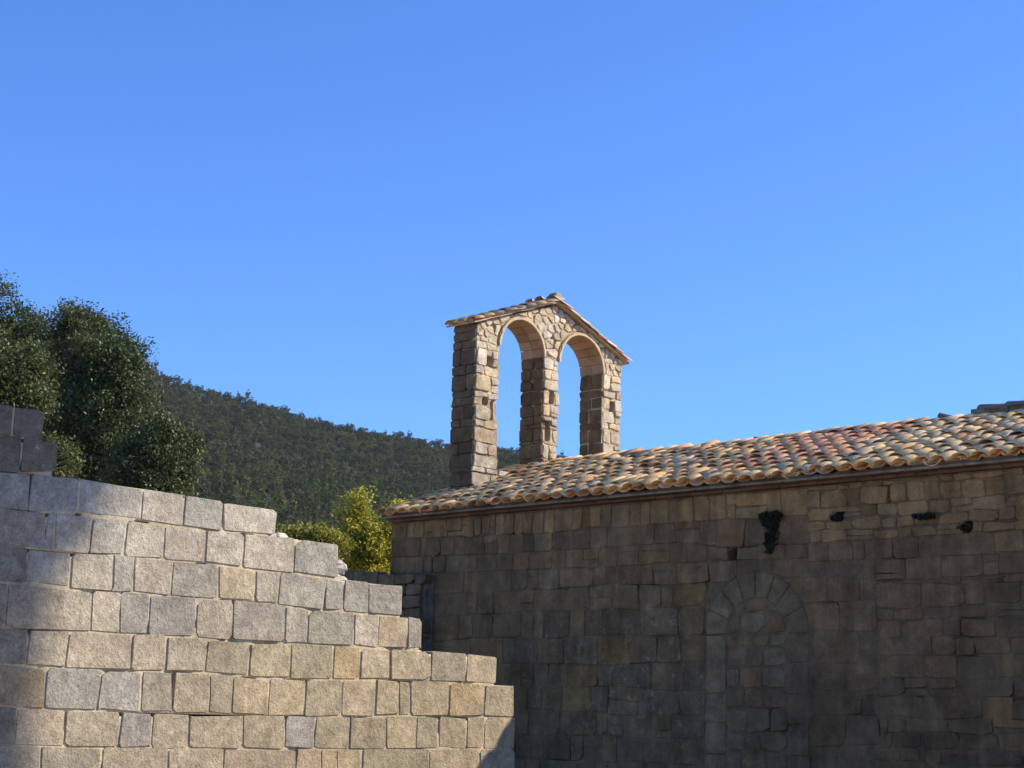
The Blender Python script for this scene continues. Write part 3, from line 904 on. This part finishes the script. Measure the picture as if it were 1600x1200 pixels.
for a_, b_ in zip(zr[:-1], zr[1:]):
    js = rjs(AC[0]-AI, AC[0]+AI, 0.22, 0.42)
    for y0, y1 in zip(js[:-1], js[1:]):
        p = disc_clip([(y0, b_), (y1, b_), (y1, a_), (y0, a_)])
        if p: addc(p, jit(random.choice([(0.20, 0.138, 0.075), (0.19, 0.125, 0.064), (0.22, 0.13, 0.058)]), 0.1), dict(gap=0.010, bevel=0.014, bulge=0.008, depth=0.2, corner=0.16, rough=0.008, face_off=random.uniform(-.003, .008)))
# rubble masonry right of the doorway
YL = 5.6
def rub_zone(y0, y1, z0, z1, dx, dz, sy):
    ph = random.uniform(0, 6)
    def wav(y, k): return 0.035*noise.noise(Vector((y*1.1, k*3.7, ph)))+0.03*noise.noise(Vector((y*3.0, k*5.1, ph)))
    zs = [z0]
    while zs[-1] < z1-dz*1.4: zs.append(zs[-1]+random.uniform(0.75, 1.35)*dz)
    zs.append(z1)
    for k in range(len(zs)-1):
        f0 = (lambda y: zs[k]+wav(y, k)) if k else (lambda y: z0)
        f1 = (lambda y: zs[k+1]+wav(y, k+1)) if k < len(zs)-2 else (lambda y: z1)
        y = y0
        while y < y1-0.08:
            w = random.uniform(0.55, 1.5)*dx; w = w if y+w < y1-0.1 else y1-y
            ya, yb = y, y+w; l0 = random.uniform(-.025, .025); l1_ = random.uniform(-.025, .025)
            if random.random() < 0.16 and w > 0.2:      # two flat stones above one another
                zm = (f0(ya)+f1(ya))/2+random.uniform(-.02, .02)
                addc([(ya, f0(ya)), (yb, f0(yb)), (yb, zm), (ya, zm)], None, kwc(False)); addc([(ya, zm), (yb, zm), (yb, f1(yb)), (ya, f1(ya))], None, kwc(False))
            else:
                addc([(ya, f0(ya)), (yb, f0(yb)), (yb+l1_*0.3, f1(yb)+l1_), (ya+l0*0.3, f1(ya)+l0)], None, kwc(False))
            y += w
rub_zone(YL, YB, 4.0, 4.735, 0.30, 0.17, 2.6)
row([YL, 6.3, 7.0, 7.7, 8.3, 9.014, 9.399, 10.394, 10.772, 11.177, 11.365, 11.709, YB], lambda y: 4.0, lambda y: l3(y)-0.06 if y > 11.5 else 3.735)
row([YL, 6.2, 6.9, 7.4, 8.1, 8.75, 9.35, 9.55, 10.1, 10.6, YJ], lambda y: 3.735, lambda y: 3.47)
rub_zone(YL, YJ, 0.0, 3.47, 0.40, 0.21, 2.1)

cbx = Buf()
cbx.box((XC+0.40, 2.0, 0), (24.7, YE-0.02, ZW), (0.27, 0.22, 0.16))
for yy in (2.0, YE-0.42):                # gable tops
    cbx.add([(XC+0.03, yy, ZW), (24.7, yy, ZW), (21.6, yy, 5.95), (XC+0.03, yy+0.4, ZW), (24.7, yy+0.4, ZW), (21.6, yy+0.4, 5.95)],
            [(0, 1, 2), (5, 4, 3), (1, 4, 5, 2), (0, 2, 5, 3)], (0.27, 0.22, 0.16))
def chap_depth(s, t):
    for (hy, hz, wy, wz) in HOLES:
        if abs(s-hy) < wy and abs(t-hz) < wz: return 0.36
    if inpoly(CRACK, s, t): return 0.16
    v = noise.noise(Vector((2.0, s*2.1, t*2.1))); w = noise.noise(Vector((5.0, s*8, t*8)))
    return 0.006 + 0.008*w + max(0.0, v-0.2)*0.14
V, F = panel(2.02, YE-0.02, 0.0, ZW, 0.05, lambda s, t: True, chap_depth, 0.42, FC)
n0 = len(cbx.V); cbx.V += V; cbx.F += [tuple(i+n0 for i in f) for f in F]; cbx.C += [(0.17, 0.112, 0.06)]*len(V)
cwall = cbx.build('wall', M_CHMORT, chapel, CL)
lay_stones(items, FC, 'stone', M_CHAPEL, cwall)

# cornice: two courses of thin bricks under the eave
def cornice(x0, z0, z1, name, col):
    b = Buf(); y = YE+0.02
    while y > 3.0:
        L = random.uniform(0.26, 0.34); j = random.uniform(-.006, .006)
        b.box((x0+j, y-L+0.008, z0+random.uniform(-.004, .004)), (XC+0.12, y, z1+random.uniform(-.003, .003)), jit(col, 0.2, 0.06)); y -= L
    o = b.build(name, M_BRICK, chapel, CL); return o
c1 = cornice(XC-0.07, 4.755, 4.795, 'cornice', (0.16, 0.085, 0.05)); c1['kind'] = 'stuff'
c2 = cornice(XC-0.15, 4.798, 4.835, 'cornice', (0.14, 0.08, 0.05)); c2['kind'] = 'stuff'

# roof: deck, then rows of barrel tiles
XE, ZE, XRG, ZRG = 18.2, 4.84, 21.6, 6.05
TH = math.atan2(ZRG-ZE, XRG-XE); SL = math.hypot(XRG-XE, ZRG-ZE)
rb = Buf()
V = [(XE+0.08, 2.0, ZE-0.0), (XRG, 2.0, ZRG-0.03), (25.0, 2.0, ZE-0.0), (25.0, 2.0, ZE-0.05), (XRG, 2.0, ZRG-0.09), (XE+0.08, 2.0, ZE-0.04)]
V += [(x, YE+0.02, z) for x, y, z in V]
rb.add(V, [(0, 1, 7, 6), (1, 2, 8, 7), (2, 3, 9, 8), (3, 4, 10, 9), (4, 5, 11, 10), (5, 0, 6, 11), (0, 5, 4, 1), (1, 4, 3, 2), (6, 7, 10, 11), (7, 8, 9, 10)], (0.26, 0.2, 0.13))
roof = rb.build('roof', M_CHMORT, chapel, CL)

def tile_geo(L=0.50, w0=0.115, w1=0.085, th=0.016, seg=6, arc=0.93, seed=0, hk=0.66):
    """barrel tile along +y (upslope), convex to +z; wide end at y=0"""
    rg_ = random.Random(seed); V = []; F = []
    for (y, w) in ((0, w0), (L, w1)):
        for r_ in (w, w-th):
            for i in range(seg+1):
                t = math.pi*(0.5+arc*(0.5-i/seg)); k = 1+rg_.uniform(-.03, .03)
                V.append((r_*math.cos(t)*k, y+rg_.uniform(-.004, .004), r_*math.sin(t)*hk*k))
    n = seg+1
    for i in range(seg):
        F.append((i, i+1, 2*n+i+1, 2*n+i)); F.append((n+i, 3*n+i, 3*n+i+1, n+i+1)); F.append((i, n+i, n+i+1, i+1))
    F.append((0, 2*n, 3*n, n)); F.append((seg, n+seg, 3*n+seg, 2*n+seg))
    return V, [tuple(reversed(f)) for f in F]
TG = [tile_geo(seed=s, w0=0.120+0.005*s, w1=0.096+0.002*s) for s in range(4)]
TM = [fast_mesh('roof_tile', V, F, M_TILE, None, True) for V, F in TG]
for m_ in TM:
    pass
CREAM, SAND, ORNG, PINK, BRWN, GREY, YELL = (0.86, 0.57, 0.26), (0.80, 0.49, 0.215), (0.80, 0.42, 0.17), (0.80, 0.37, 0.19), (0.50, 0.29, 0.15), (0.56, 0.40, 0.25), (0.84, 0.54, 0.19)
def tile_col(y, s):
    r_ = random.random()
    if 12.0 < y < 13.9 and 0.7 < s < 2.9 and r_ < 0.8: c = PINK if r_ < 0.55 else (0.82, 0.45, 0.25)
    elif 11.8 < y < 12.3 and r_ < 0.3: c = YELL
    elif y < 12.0: c = CREAM if r_ < 0.5 else ((0.84, 0.56, 0.32) if r_ < 0.7 else (ORNG if r_ < 0.82 else (SAND if r_ < 0.92 else GREY)))
    elif y < 16: c = SAND if r_ < 0.35 else (CREAM if r_ < 0.5 else (BRWN if r_ < 0.64 else (GREY if r_ < 0.74 else ORNG)))
    else: c = SAND if r_ < 0.35 else (CREAM if r_ < 0.6 else (ORNG if r_ < 0.85 else BRWN))
    return jit(c, 0.14, 0.02)
def roof_pt(y, s, lift):
    wob = 0.035*noise.noise(Vector((y*0.5, s*0.7, 1.5))) + 0.012*noise.noise(Vector((y*2, s*2, 7)))
    n_ = lift+wob
    return Vector((XE+s*math.cos(TH)-n_*math.sin(TH), y, ZE+s*math.sin(TH)+n_*math.cos(TH)))
UPS = Vector((math.cos(TH), 0, math.sin(TH))); NRM = Vector((-math.sin(TH), 0, math.cos(TH)))
def tile_matrix(p, flip, yaw, tilt, roll, ups=UPS, nrm=NRM):
    yv = ups; zv = -nrm if flip else nrm; xv = yv.cross(zv)
    R_ = Matrix((xv, yv, zv)).transposed()
    R_ = R_ @ Matrix.Rotation(yaw, 3, 'Z') @ Matrix.Rotation(tilt, 3, 'X') @ Matrix.Rotation(roll, 3, 'Y')
    m = R_.to_4x4(); m.translation = p
    return m
placed = []
PITCHY = 0.258
ncol = int((YE-3.0)/PITCHY)
NROW = 10; EXPO = (SL-0.05)/NROW
for ccol_ in range(ncol):
    yc = YE-0.06-ccol_*PITCHY
    drift = random.uniform(-.02, .02)
    for rw_ in range(NROW):
        s = rw_*EXPO + random.uniform(-.035, .035) + (0.0 if rw_ else random.uniform(-.03, .04))
        mess = 1.8 if 13.8 < yc < 18.2 else 1.0
        y = yc + drift + 0.012*noise.noise(Vector((yc, s, 3.3)))*3 + random.gauss(0, .008*mess)
        placed.append(('cover', tile_matrix(roof_pt(y, s, 0.032+0.010*random.random()), False, random.gauss(0, .03*mess), -0.036+random.gauss(0, .016*mess), random.gauss(0, .05*mess)), tile_col(y, s), random.randrange(4), y, s))
        s2 = rw_*EXPO + random.uniform(-.03, .03) + (0.09 if rw_ == 0 else 0)
        placed.append(('pan', tile_matrix(roof_pt(yc-PITCHY/2+random.gauss(0, .008), s2, 0.062), True, random.gauss(0, .03), 0.045, random.gauss(0, .04)), tile_col(y, s), random.randrange(4), y, s))
vis = [(proj(t[1].translation), i) for i, t in enumerate(placed) if t[0] == 'cover']
vis = [(q[2], i) for q, i in vis if q and -20 < q[0] < 1640]
vis.sort()
chosen = set(i for _, i in vis[:292])
ridge_items = []
rest = Buf()
base_w = WPOS['chapel']
for i, (kd, m, c, v, y, s) in enumerate(placed):
    if i in chosen:
        o = bpy.data.objects.new('tile', TM[v]); COL.objects.link(o); o.parent = roof
        o.color = (*c, 1)
        mm = m.copy(); mm.translation = m.translation-base_w
        o.matrix_basis = mm
    else:
        rest.add([m @ Vector(p) for p in TG[v][0]], TG[v][1], c)
o = rest.build('further_tiles', M_TILEB, roof, CL, True); o['kind'] = 'stuff'
# mortar bedding under the first row of tiles, and under the ridge caps
bd = Buf(); y = YE
while y > 3.0:
    L = random.uniform(0.2, 0.4)
    bd.box((XE+0.06+random.uniform(-.012, .015), y-L, ZE-0.008), (XE+0.5, y, ZE+0.020+random.uniform(-.01, .012)), jit((0.10, 0.068, 0.04), 0.2, 0.03)); y -= L  # eave strip coloured dark, standing in for shade below the tiles
y = 11.2
while y > 4.0:
    L = random.uniform(0.2, 0.4)
    bd.box((XRG-0.11+random.uniform(-.015, .015), y-L, ZRG-0.1), (XRG+0.11, y, ZRG+0.10+random.uniform(-.01, .012)), jit((0.26, 0.2, 0.13), 0.15, 0.03)); y -= L
bd.build('bedding', M_CHMORT, roof, CL)['kind'] = 'stuff'
# ridge caps along the top
RGM = fast_mesh('ridge_tile', *tile_geo(0.50, 0.14, 0.115, 0.018, 7, 0.95, 9), M_TILE, None, True)
def ridge_tile(y, z, yaw=0.0, tilt=0.0, col=GREY, dx=0.0):
    o = bpy.data.objects.new('ridge_tile', RGM); COL.objects.link(o); o.parent = roof; o.color = (*jit(col, 0.15), 1)
    m = tile_matrix(Vector((XRG+dx, y, z)), False, yaw, tilt, 0, Vector((0, -1, 0)), Vector((0, 0, 1)))
    m.translation -= base_w; o.matrix_basis = m
y = 11.1
while y > 4:
    ridge_tile(y, 6.13+random.uniform(-.01, .015), random.gauss(0, .03), -0.03, (0.26, 0.2, 0.17)); y -= 0.43
ridge_tile(11.75, 6.08, 0.35, -0.25, (0.22, 0.15, 0.13), -.05)
y = 19.2
while y > 12.2:
    ridge_tile(y, 5.985+random.uniform(-.02, .02), random.gauss(0, .05), -0.03, (0.36, 0.28, 0.2)); y -= 0.44
ridge_tile(15.0, 6.04, 0.5, -0.12, (0.24, 0.17, 0.14), -.05)

# low wall stub against the chapel corner
stub = empty('wall_stub', (17.75, 20.2, 0), 'low dark wall stub in shade at the far left corner of the chapel', 'wall')
sb = Buf(); sb.box((18.30, 19.02, 0), (18.49, 23.0, 3.84), (0.22, 0.18, 0.13)); sb.build('mortar_bed', M_CHMORT, stub, (17.75, 20.2, 0))
FS = face_xmin(18.22); its = []
z = 3.92
while z > 1.6:
    zb = z-random.uniform(0.16, 0.26)
    js = rjs(19.0+random.uniform(-.05, .05), 22.9, 0.22, 0.5)
    for y0, y1 in zip(js[:-1], js[1:]):
        dz = 0.06*math.sin(y0*2.2) if z == 3.92 else 0
        its.append(([(y0, zb), (y1, zb), (y1, z+dz), (y0, z+dz)], jit((0.17, 0.115, 0.066), 0.15, 0.02), dict(gap=0.006, bevel=0.014, bulge=0.008, depth=0.2, corner=0.10, rough=0.012, face_off=random.uniform(-.02, .015))))
    z = zb
lay_stones(its, FS, 'stone', M_CHAPEL, stub)

# plants hanging from the chapel wall
def fern(name, label, y, z, w, h, n, seed, drop=True):
    t = empty(name, (XC-0.02, y, z), label, 'plant', 'dark plants growing from the chapel wall')
    st = Buf()
    rg_ = random.Random(seed)
    lob = []
    for k in range(7):
        u = rg_.uniform(-1, 1); dz = rg_.uniform(-0.15, 0.15)*h
        lob.append(((XC-0.04, y+u*w*0.6, z+dz), (0.05, w*0.28, h*0.22)))
        st.tube([(XC+0.05, y, z), (XC-0.04, y+u*w*0.4, z+dz*0.5+0.02), (XC-0.06, y+u*w*0.7, z+dz)], [0.006, 0.005, 0.003], 5, (0.05, 0.04, 0.03))
    if drop:
        for k in range(6):
            lob.append(((XC-0.03, y-0.02+0.01*k, z-h*(0.15+0.16*k)), (0.05, w*(0.46-0.05*k), h*0.15)))
    st.build('stems', M_BARK, t, (XC-0.02, y, z), True)
    V, Fq, C = leaf_cloud(lob, n, 0.022, [(0.020, 0.024, 0.012), (0.012, 0.016, 0.009), (0.03, 0.033, 0.015)], seed, 20, 0.02, 0.1)
    mesh_obj('leaves', V, Fq, M_FERN, t, (XC-0.02, y, z), C, False)
fern('hanging_plant', 'large dark Y shaped plant hanging below the eave above the blocked doorway', 12.58, 4.36, 0.25, 0.42, 5200, 61)
fern('wall_plant', 'small dark tuft in a hole right of the large hanging plant', 11.56, 4.30, 0.06, 0.07, 600, 62, False)
fern('wall_plant', 'flat dark tuft along a joint near the middle of the rubble courses', 10.30, 4.235, 0.17, 0.04, 700, 63, False)
fern('wall_plant', 'dark tuft above the long dark block, rightmost of the wall plants', 9.74, 4.06, 0.08, 0.07, 500, 64, False)

# ------------------------------------------------------------------ bell gable
YBF, BT = 19.34, 0.55
bell = empty('bell_gable', (21.55, YBF+BT/2, 4.7), 'stone bell gable with two empty arches and a small tiled roof', 'bell gable')
BL = (21.55, YBF+BT/2, 4.7)
X0, X1, XA, ZEV, ZAP = 19.6, 23.52, 21.62, 8.27, 8.98
A1 = (20.765, 7.96, 0.565); A2 = (22.36, 7.94, 0.60)
SILL = 5.80
PIERS = [(X0, 20.2), (21.33, 21.76), (22.96, X1)]
def gable_z(x): return ZEV+(ZAP-ZEV)*(1-abs(x-XA)/((XA-X0) if x < XA else (X1-XA)))
def bell_inside(x, z):
    if not (X0+0.02 < x < X1-0.02) or z > gable_z(x)-0.02: return False
    for cx, cz, r_ in (A1, A2):
        if SILL-0.06 < z <= cz and abs(x-cx) < r_+0.02: return False
        if z > cz and math.hypot(x-cx, z-cz) < r_+0.04: return False
    return True
def bell_depth(s, t):
    v = noise.noise(Vector((s*2.7, 1.0, t*2.7))); w = noise.noise(Vector((s*8, 2.0, t*8)))
    for hx, hz, wx, wz in BHOLES:
        if abs(s-hx) < wx and abs(t-hz) < wz: return 0.22
    return 0.012+0.010*w+max(0, v-0.1)*0.14
BHOLES = [(19.95, 7.63, 0.07, 0.075), (20.06, 6.80, 0.05, 0.15), (19.87, 6.95, 0.06, 0.06), (21.57, 7.28, 0.07, 0.11), (21.47, 6.65, 0.06, 0.17), (23.24, 7.33, 0.07, 0.09)]
V, F = panel(X0, X1, 4.7, 9.05, 0.04, bell_inside, bell_depth, BT-0.03, face_ymin(YBF))
bb = Buf(); bb.V = [tuple(v) for v in V]; bb.F = F; bb.C = [(0.45, 0.355, 0.23)]*len(V)
V, F = panel(X0, X1, 4.7, 9.05, 0.08, bell_inside, lambda s, t: BT-0.03, BT-0.05, face_ymin(YBF))
bb.add(V, [tuple(reversed(f)) for f in F], (0.40, 0.32, 0.22))
bmass = bb.build('mortar_bed', M_BELFRY, bell, BL)
BC = [(0.54, 0.44, 0.30), (0.49, 0.40, 0.28), (0.56, 0.48, 0.36), (0.45, 0.37, 0.26), (0.54, 0.41, 0.25)]
items = []
def bkw(): return dict(gap=random.uniform(0.005, 0.014), bevel=0.012, bulge=random.uniform(0.003, 0.012), depth=0.17, corner=0.11, rough=0.009, face_off=random.uniform(-.012, .012))
def badd(p, col=None, kw=None):
    for hx, hz, wx, wz in BHOLES:
        if len(p) < 3: return
        if min(q[0] for q in p) < hx+wx and max(q[0] for q in p) > hx-wx and min(q[1] for q in p) < hz+wz and max(q[1] for q in p) > hz-wz:
            cx, cy = centroid(p); dx, dz = (cx-hx)/wx, (cy-hz)/wz
            if abs(dx) > abs(dz): p = clip(p, hx+math.copysign(wx, dx), 0, -math.copysign(1, dx), 0)
            else: p = clip(p, 0, hz+math.copysign(wz, dz), 0, -math.copysign(1, dz))
    if len(p) >= 3: items.append((p, col or jit(random.choice(BC), 0.10, 0.02), kw or bkw()))
sides = []
for pi, (a_, b_) in enumerate(PIERS):
    z = SILL-0.02
    ztop_ = (A1[1], A1[1], A2[1])[pi]
    while z < ztop_-0.05:
        h = random.uniform(0.11, 0.29)
        if ztop_-z-h < 0.12: h = ztop_-z
        l = a_+random.uniform(.006, .03); r_ = b_+random.uniform(-.04, .02)
        if random.random() < 0.10:        # thin tile courses
            badd([(l, z), (r_, z), (r_, z+0.07), (l, z+0.07)], jit((0.42, 0.29, 0.18), 0.1)); h = 0.07
        elif random.random() < 0.2:
            badd([(l, z), (r_, z), (r_, z+h), (l, z+h)])
        else:
            m_ = l+(r_-l)*random.choice((0.38, 0.45, 0.6, 0.66)); k = random.uniform(-.03, .03)
            badd([(l, z), (m_, z), (m_+k, z+h), (l, z+h)])
            if h > 0.18 and random.random() < 0.6:
                zm = z+h*random.uniform(.4, .6); badd([(m_, z), (r_, z), (r_, zm), (m_, zm)]); badd([(m_, zm), (r_, zm), (r_, z+h), (m_+k, z+h)])
            else: badd([(m_, z), (r_, z), (r_, z+h), (m_+k, z+h)])
        sides.append((pi, a_, z, z+h)); z += h
# below the sill
z = 4.75
while z < SILL-0.05:
    h = random.choice((0.2, 0.24, 0.3)); h = min(h, SILL-z)
    js = rjs(X0, X1, 0.25, 0.55)
    for l, r_ in zip(js[:-1], js[1:]): badd([(l, z), (r_, z), (r_, z+h), (l, z+h)])
    sides.append((0, X0, z, z+h)); z += h
# rubble of the gable
reg = [(X0, 7.95), (X1, 7.93), (X1, ZEV), (XA, ZAP), (X0, ZEV)]
sd = [p for p in dart(X0, X1, 7.93, 9.0, 0.14, 0.105, 7000) if all(math.hypot(p[0]-c[0], max(p[1]-c[1], 0)) > c[2]+0.10 for c in (A1, A2)) and p[1] < gable_z(p[0])]
for c in voronoi(reg, sd, 1.0, 1.3):
    cx, cy = centroid(c)
    for ax, az_, ar in (A1, A2):
        d = math.hypot(cx-ax, cy-az_)
        if d > 1e-3 and cy > az_-0.1:
            nx, ny = (ax-cx)/d, (az_-cy)/d
            c = clip(c, ax-nx*(ar+0.065), az_-ny*(ar+0.065), nx, ny)
            if len(c) < 3: break
        elif cy <= az_-0.1: pass
    if len(c) >= 3: badd(clean(c, 0.025), jit((0.60, 0.56, 0.48), 0.08) if random.random() < 0.07 else None, dict(gap=random.uniform(0.007, 0.014), bevel=0.012, bulge=random.uniform(0.002, 0.010), depth=0.14, corner=0.2, rough=0.008, face_off=random.uniform(-.006, .008)))
lay_stones(items, face_ymin(YBF), 'stone', M_BELFRY, bmass)
# stones on the narrow side faces (left end of the gable, left reveals of the openings)
for pi, a_, z0, z1 in sides:
    y = YBF+0.01
    js = [YBF+0.012, YBF+BT] if random.random() < 0.4 else [YBF+0.012, YBF+BT*random.uniform(.35, .65), YBF+BT]
    for y0, y1 in zip(js[:-1], js[1:]):
        geo = stone_geo([(y0, z0), (y1, z0), (y1, z1), (y0, z1)], gap=0.005, bevel=0.012, bulge=0.008, depth=0.10, corner=0.10, rough=0.007, face_off=random.uniform(-.014, .002))
        if geo: put_stone(geo, face_xmin(a_), 'stone', M_BELFRY, bmass, jit(random.choice([(0.165, 0.112, 0.064), (0.15, 0.105, 0.06), (0.18, 0.118, 0.064)]), 0.10))  # same stone as the front, shade of these sides put into its colour
z = A1[1]
while z < ZEV-0.02:
    h = min(0.16, ZEV-z)
    geo = stone_geo([(YBF+.012, z), (YBF+BT, z), (YBF+BT, z+h), (YBF+.012, z+h)], gap=0.008, bevel=0.016, bulge=0.01, depth=0.10, corner=0.15)
    put_stone(geo, face_xmin(X0), 'stone', M_BELFRY, bmass, jit((0.175, 0.12, 0.067), 0.10)); z += h  # upper left end, its shade also put into the darker colour
# brick linings of the two arches, each brick a piece; their front edge shows as a thin cream ring
for cx, cz, r_ in (A1, A2):
    nseg = 11
    for k in range(nseg):
        t0, t1 = math.pi*k/nseg, math.pi*(k+1)/nseg; g = 0.008
        for (ya, yb) in ((YBF-0.012, YBF+BT*0.47), (YBF+BT*0.47+0.008, YBF+BT)):
            V = []
            for y in (ya, yb):
                for t in (t0+g, (t0+t1)/2, t1-g):
                    for q in (r_, r_+0.055): V.append((cx+q*math.cos(t), y, cz+q*math.sin(t)))
            F = [(0, 2, 8, 6), (2, 4, 10, 8), (1, 7, 9, 3), (3, 9, 11, 5), (0, 1, 3, 2), (2, 3, 5, 4), (6, 8, 9, 7), (8, 10, 11, 9), (0, 6, 7, 1), (4, 5, 11, 10)]
            F = [tuple(reversed(f)) for f in F]
            mesh_obj('arch_brick', V, F, M_BRICK, bell, (cx, (ya+yb)/2, cz), jit(random.choice([(0.38, 0.24, 0.13), (0.34, 0.20, 0.11), (0.38, 0.27, 0.16)]), 0.1), False)
for cx, cz, r_ in (A1, A2):
    V = []; F = []; nn = 24
    for k in range(nn+1):
        t = math.pi*k/nn; w_ = 0.038+0.010*math.sin(k*2.3)+random.uniform(-.009, .009)
        for q in (r_-0.004, r_+w_):
            for y in (YBF-0.028, YBF-0.002): V.append((cx+q*math.cos(t), y, cz+q*math.sin(t)))
    for k in range(nn):
        a_ = k*4; b_ = a_+4
        F += [(a_, a_+2, b_+2, b_), (a_, b_, b_+1, a_+1), (a_+2, a_+3, b_+3, b_+2)]
    mesh_obj('arch_ring', V, [tuple(reversed(f)) for f in F], M_BRICK, bell, (cx, YBF, cz), (0.50, 0.39, 0.24), False)
# sill of rubble mortar between left and middle pier
sb = Buf()
for i in range(14):
    x0 = 20.2+i*0.081; h = SILL-0.07+0.05*random.random()
    sb.box((x0, YBF+0.01, SILL-0.3), (x0+0.083, YBF+BT-0.02, h), jit((0.42, 0.35, 0.24), 0.1))
sb.build('sill', M_BELFRY, bell, BL)

# little roof: thin tile course under, barrel tiles on top, ridge piece
for side in (0, 1):
    xa, za = (X0-0.10, ZEV-0.04) if side == 0 else (X1+0.12, ZEV-0.05)
    U_ = Vector((XA-xa, 0, ZAP+0.02-za)); Ln = U_.length; U_.normalize()
    Nn = Vector((-U_.z, 0, U_.x)) if side == 0 else Vector((U_.z, 0, -U_.x))
    for k in range(7):
        a_ = k*Ln/7; bq = (k+1)*Ln/7-0.006
        V = []
        for s in (a_, bq):
            for y in (YBF-0.07, YBF+BT+0.07):
                for n_ in (0.0, 0.032):
                    p = Vector((xa, 0, za))+U_*s+Nn*(n_+0.004*(k % 2)); V.append((p.x, y, p.z))
        F = [(0, 1, 3, 2), (4, 6, 7, 5), (0, 4, 5, 1), (2, 3, 7, 6), (1, 5, 7, 3), (0, 2, 6, 4)]
        mesh_obj('eave_brick', V, F, M_BRICK, bell, tuple(np.mean(V, axis=0)), jit((0.46, 0.33, 0.20), 0.12), False)
    nr = 8; ex = (Ln-0.02)/nr
    for r_ in range(nr):
        for c in range(3):
            yv = YBF-0.005+c*0.265
            for kind in ('cover', 'pan'):
                if kind == 'pan' and c == 2: continue
                y = yv if kind == 'cover' else yv+0.132
                p = Vector((xa, y+random.gauss(0, .006), za))+U_*(r_*ex-0.03+random.uniform(-.02, .02))+Nn*(0.045 if kind == 'cover' else 0.085)
                m = tile_matrix(p, kind == 'pan', random.gauss(0, .03), (-0.05 if kind == 'cover' else 0.05), random.gauss(0, .04), U_, Nn)
                o = bpy.data.objects.new('tile', TM[random.randrange(4)]); COL.objects.link(o); o.parent = bell
                o.color = (*jit(random.choice([CREAM, SAND, ORNG, (0.52, 0.36, 0.23), (0.46, 0.33, 0.2)]), 0.12), 1)
                m.translation -= WPOS['bell_gable']; o.matrix_basis = m
rs = Buf()
rs.add(*tile_geo(0.66, 0.11, 0.09, 0.03, 8, 0.98, 4), (0.42, 0.32, 0.22))
rs.V = [(XA+x, YBF-0.05+y, ZAP+0.06+z) for x, y, z in rs.V]
rs.build('ridge_tile', M_TILEB, bell, BL, True)
rs = Buf(); rs.box((XA-0.065, YBF-0.07, ZAP+0.03), (XA+0.065, YBF+0.10, ZAP+0.20), (0.36, 0.28, 0.19)); rs.box((XA-0.05, YBF+0.10, ZAP+0.02), (XA+0.05, YBF+BT, ZAP+0.10), (0.36, 0.28, 0.19)); rs.build('ridge_mortar', M_BELFRY, bell, BL)

# ------------------------------------------------------------------ tall pine beyond the right edge; its shadow lies on the ruined wall
K = 21.0
def on_ray(v, z, k=K): return Vector((v*YR/13.2, YR, EYE.z+(z-EYE.z)*YR/13.2))+SUN*(k/SUN.x)
c0 = on_ray(7.95, 1.0)
lob = []
for v, z, r1, r2 in ((7.75, 3.2, .28, .4), (7.6, 3.65, .55, .35), (7.3, 4.1, .75, .4), (7.6, 4.6, .6, .4), (6.9, 3.8, .4, .35), (7.0, 4.7, .6, .5), (7.3, 5.3, .55, .5), (8.0, 3.42, .25, .16), (7.9, 3.95, .32, .25)):
    lob.append((tuple(on_ray(v, z)), (r1, r1, r2)))
make_tree('stone_pine', 'tall slender pine standing behind the chapel beyond the right edge of the view', 'tree', (c0.x, c0.y, 0.0), lob, 16000, 0.09, [(0.05, 0.07, 0.025), (0.04, 0.055, 0.02)], 21, M_PINE, 0.2, clump=40, spread=0.16)
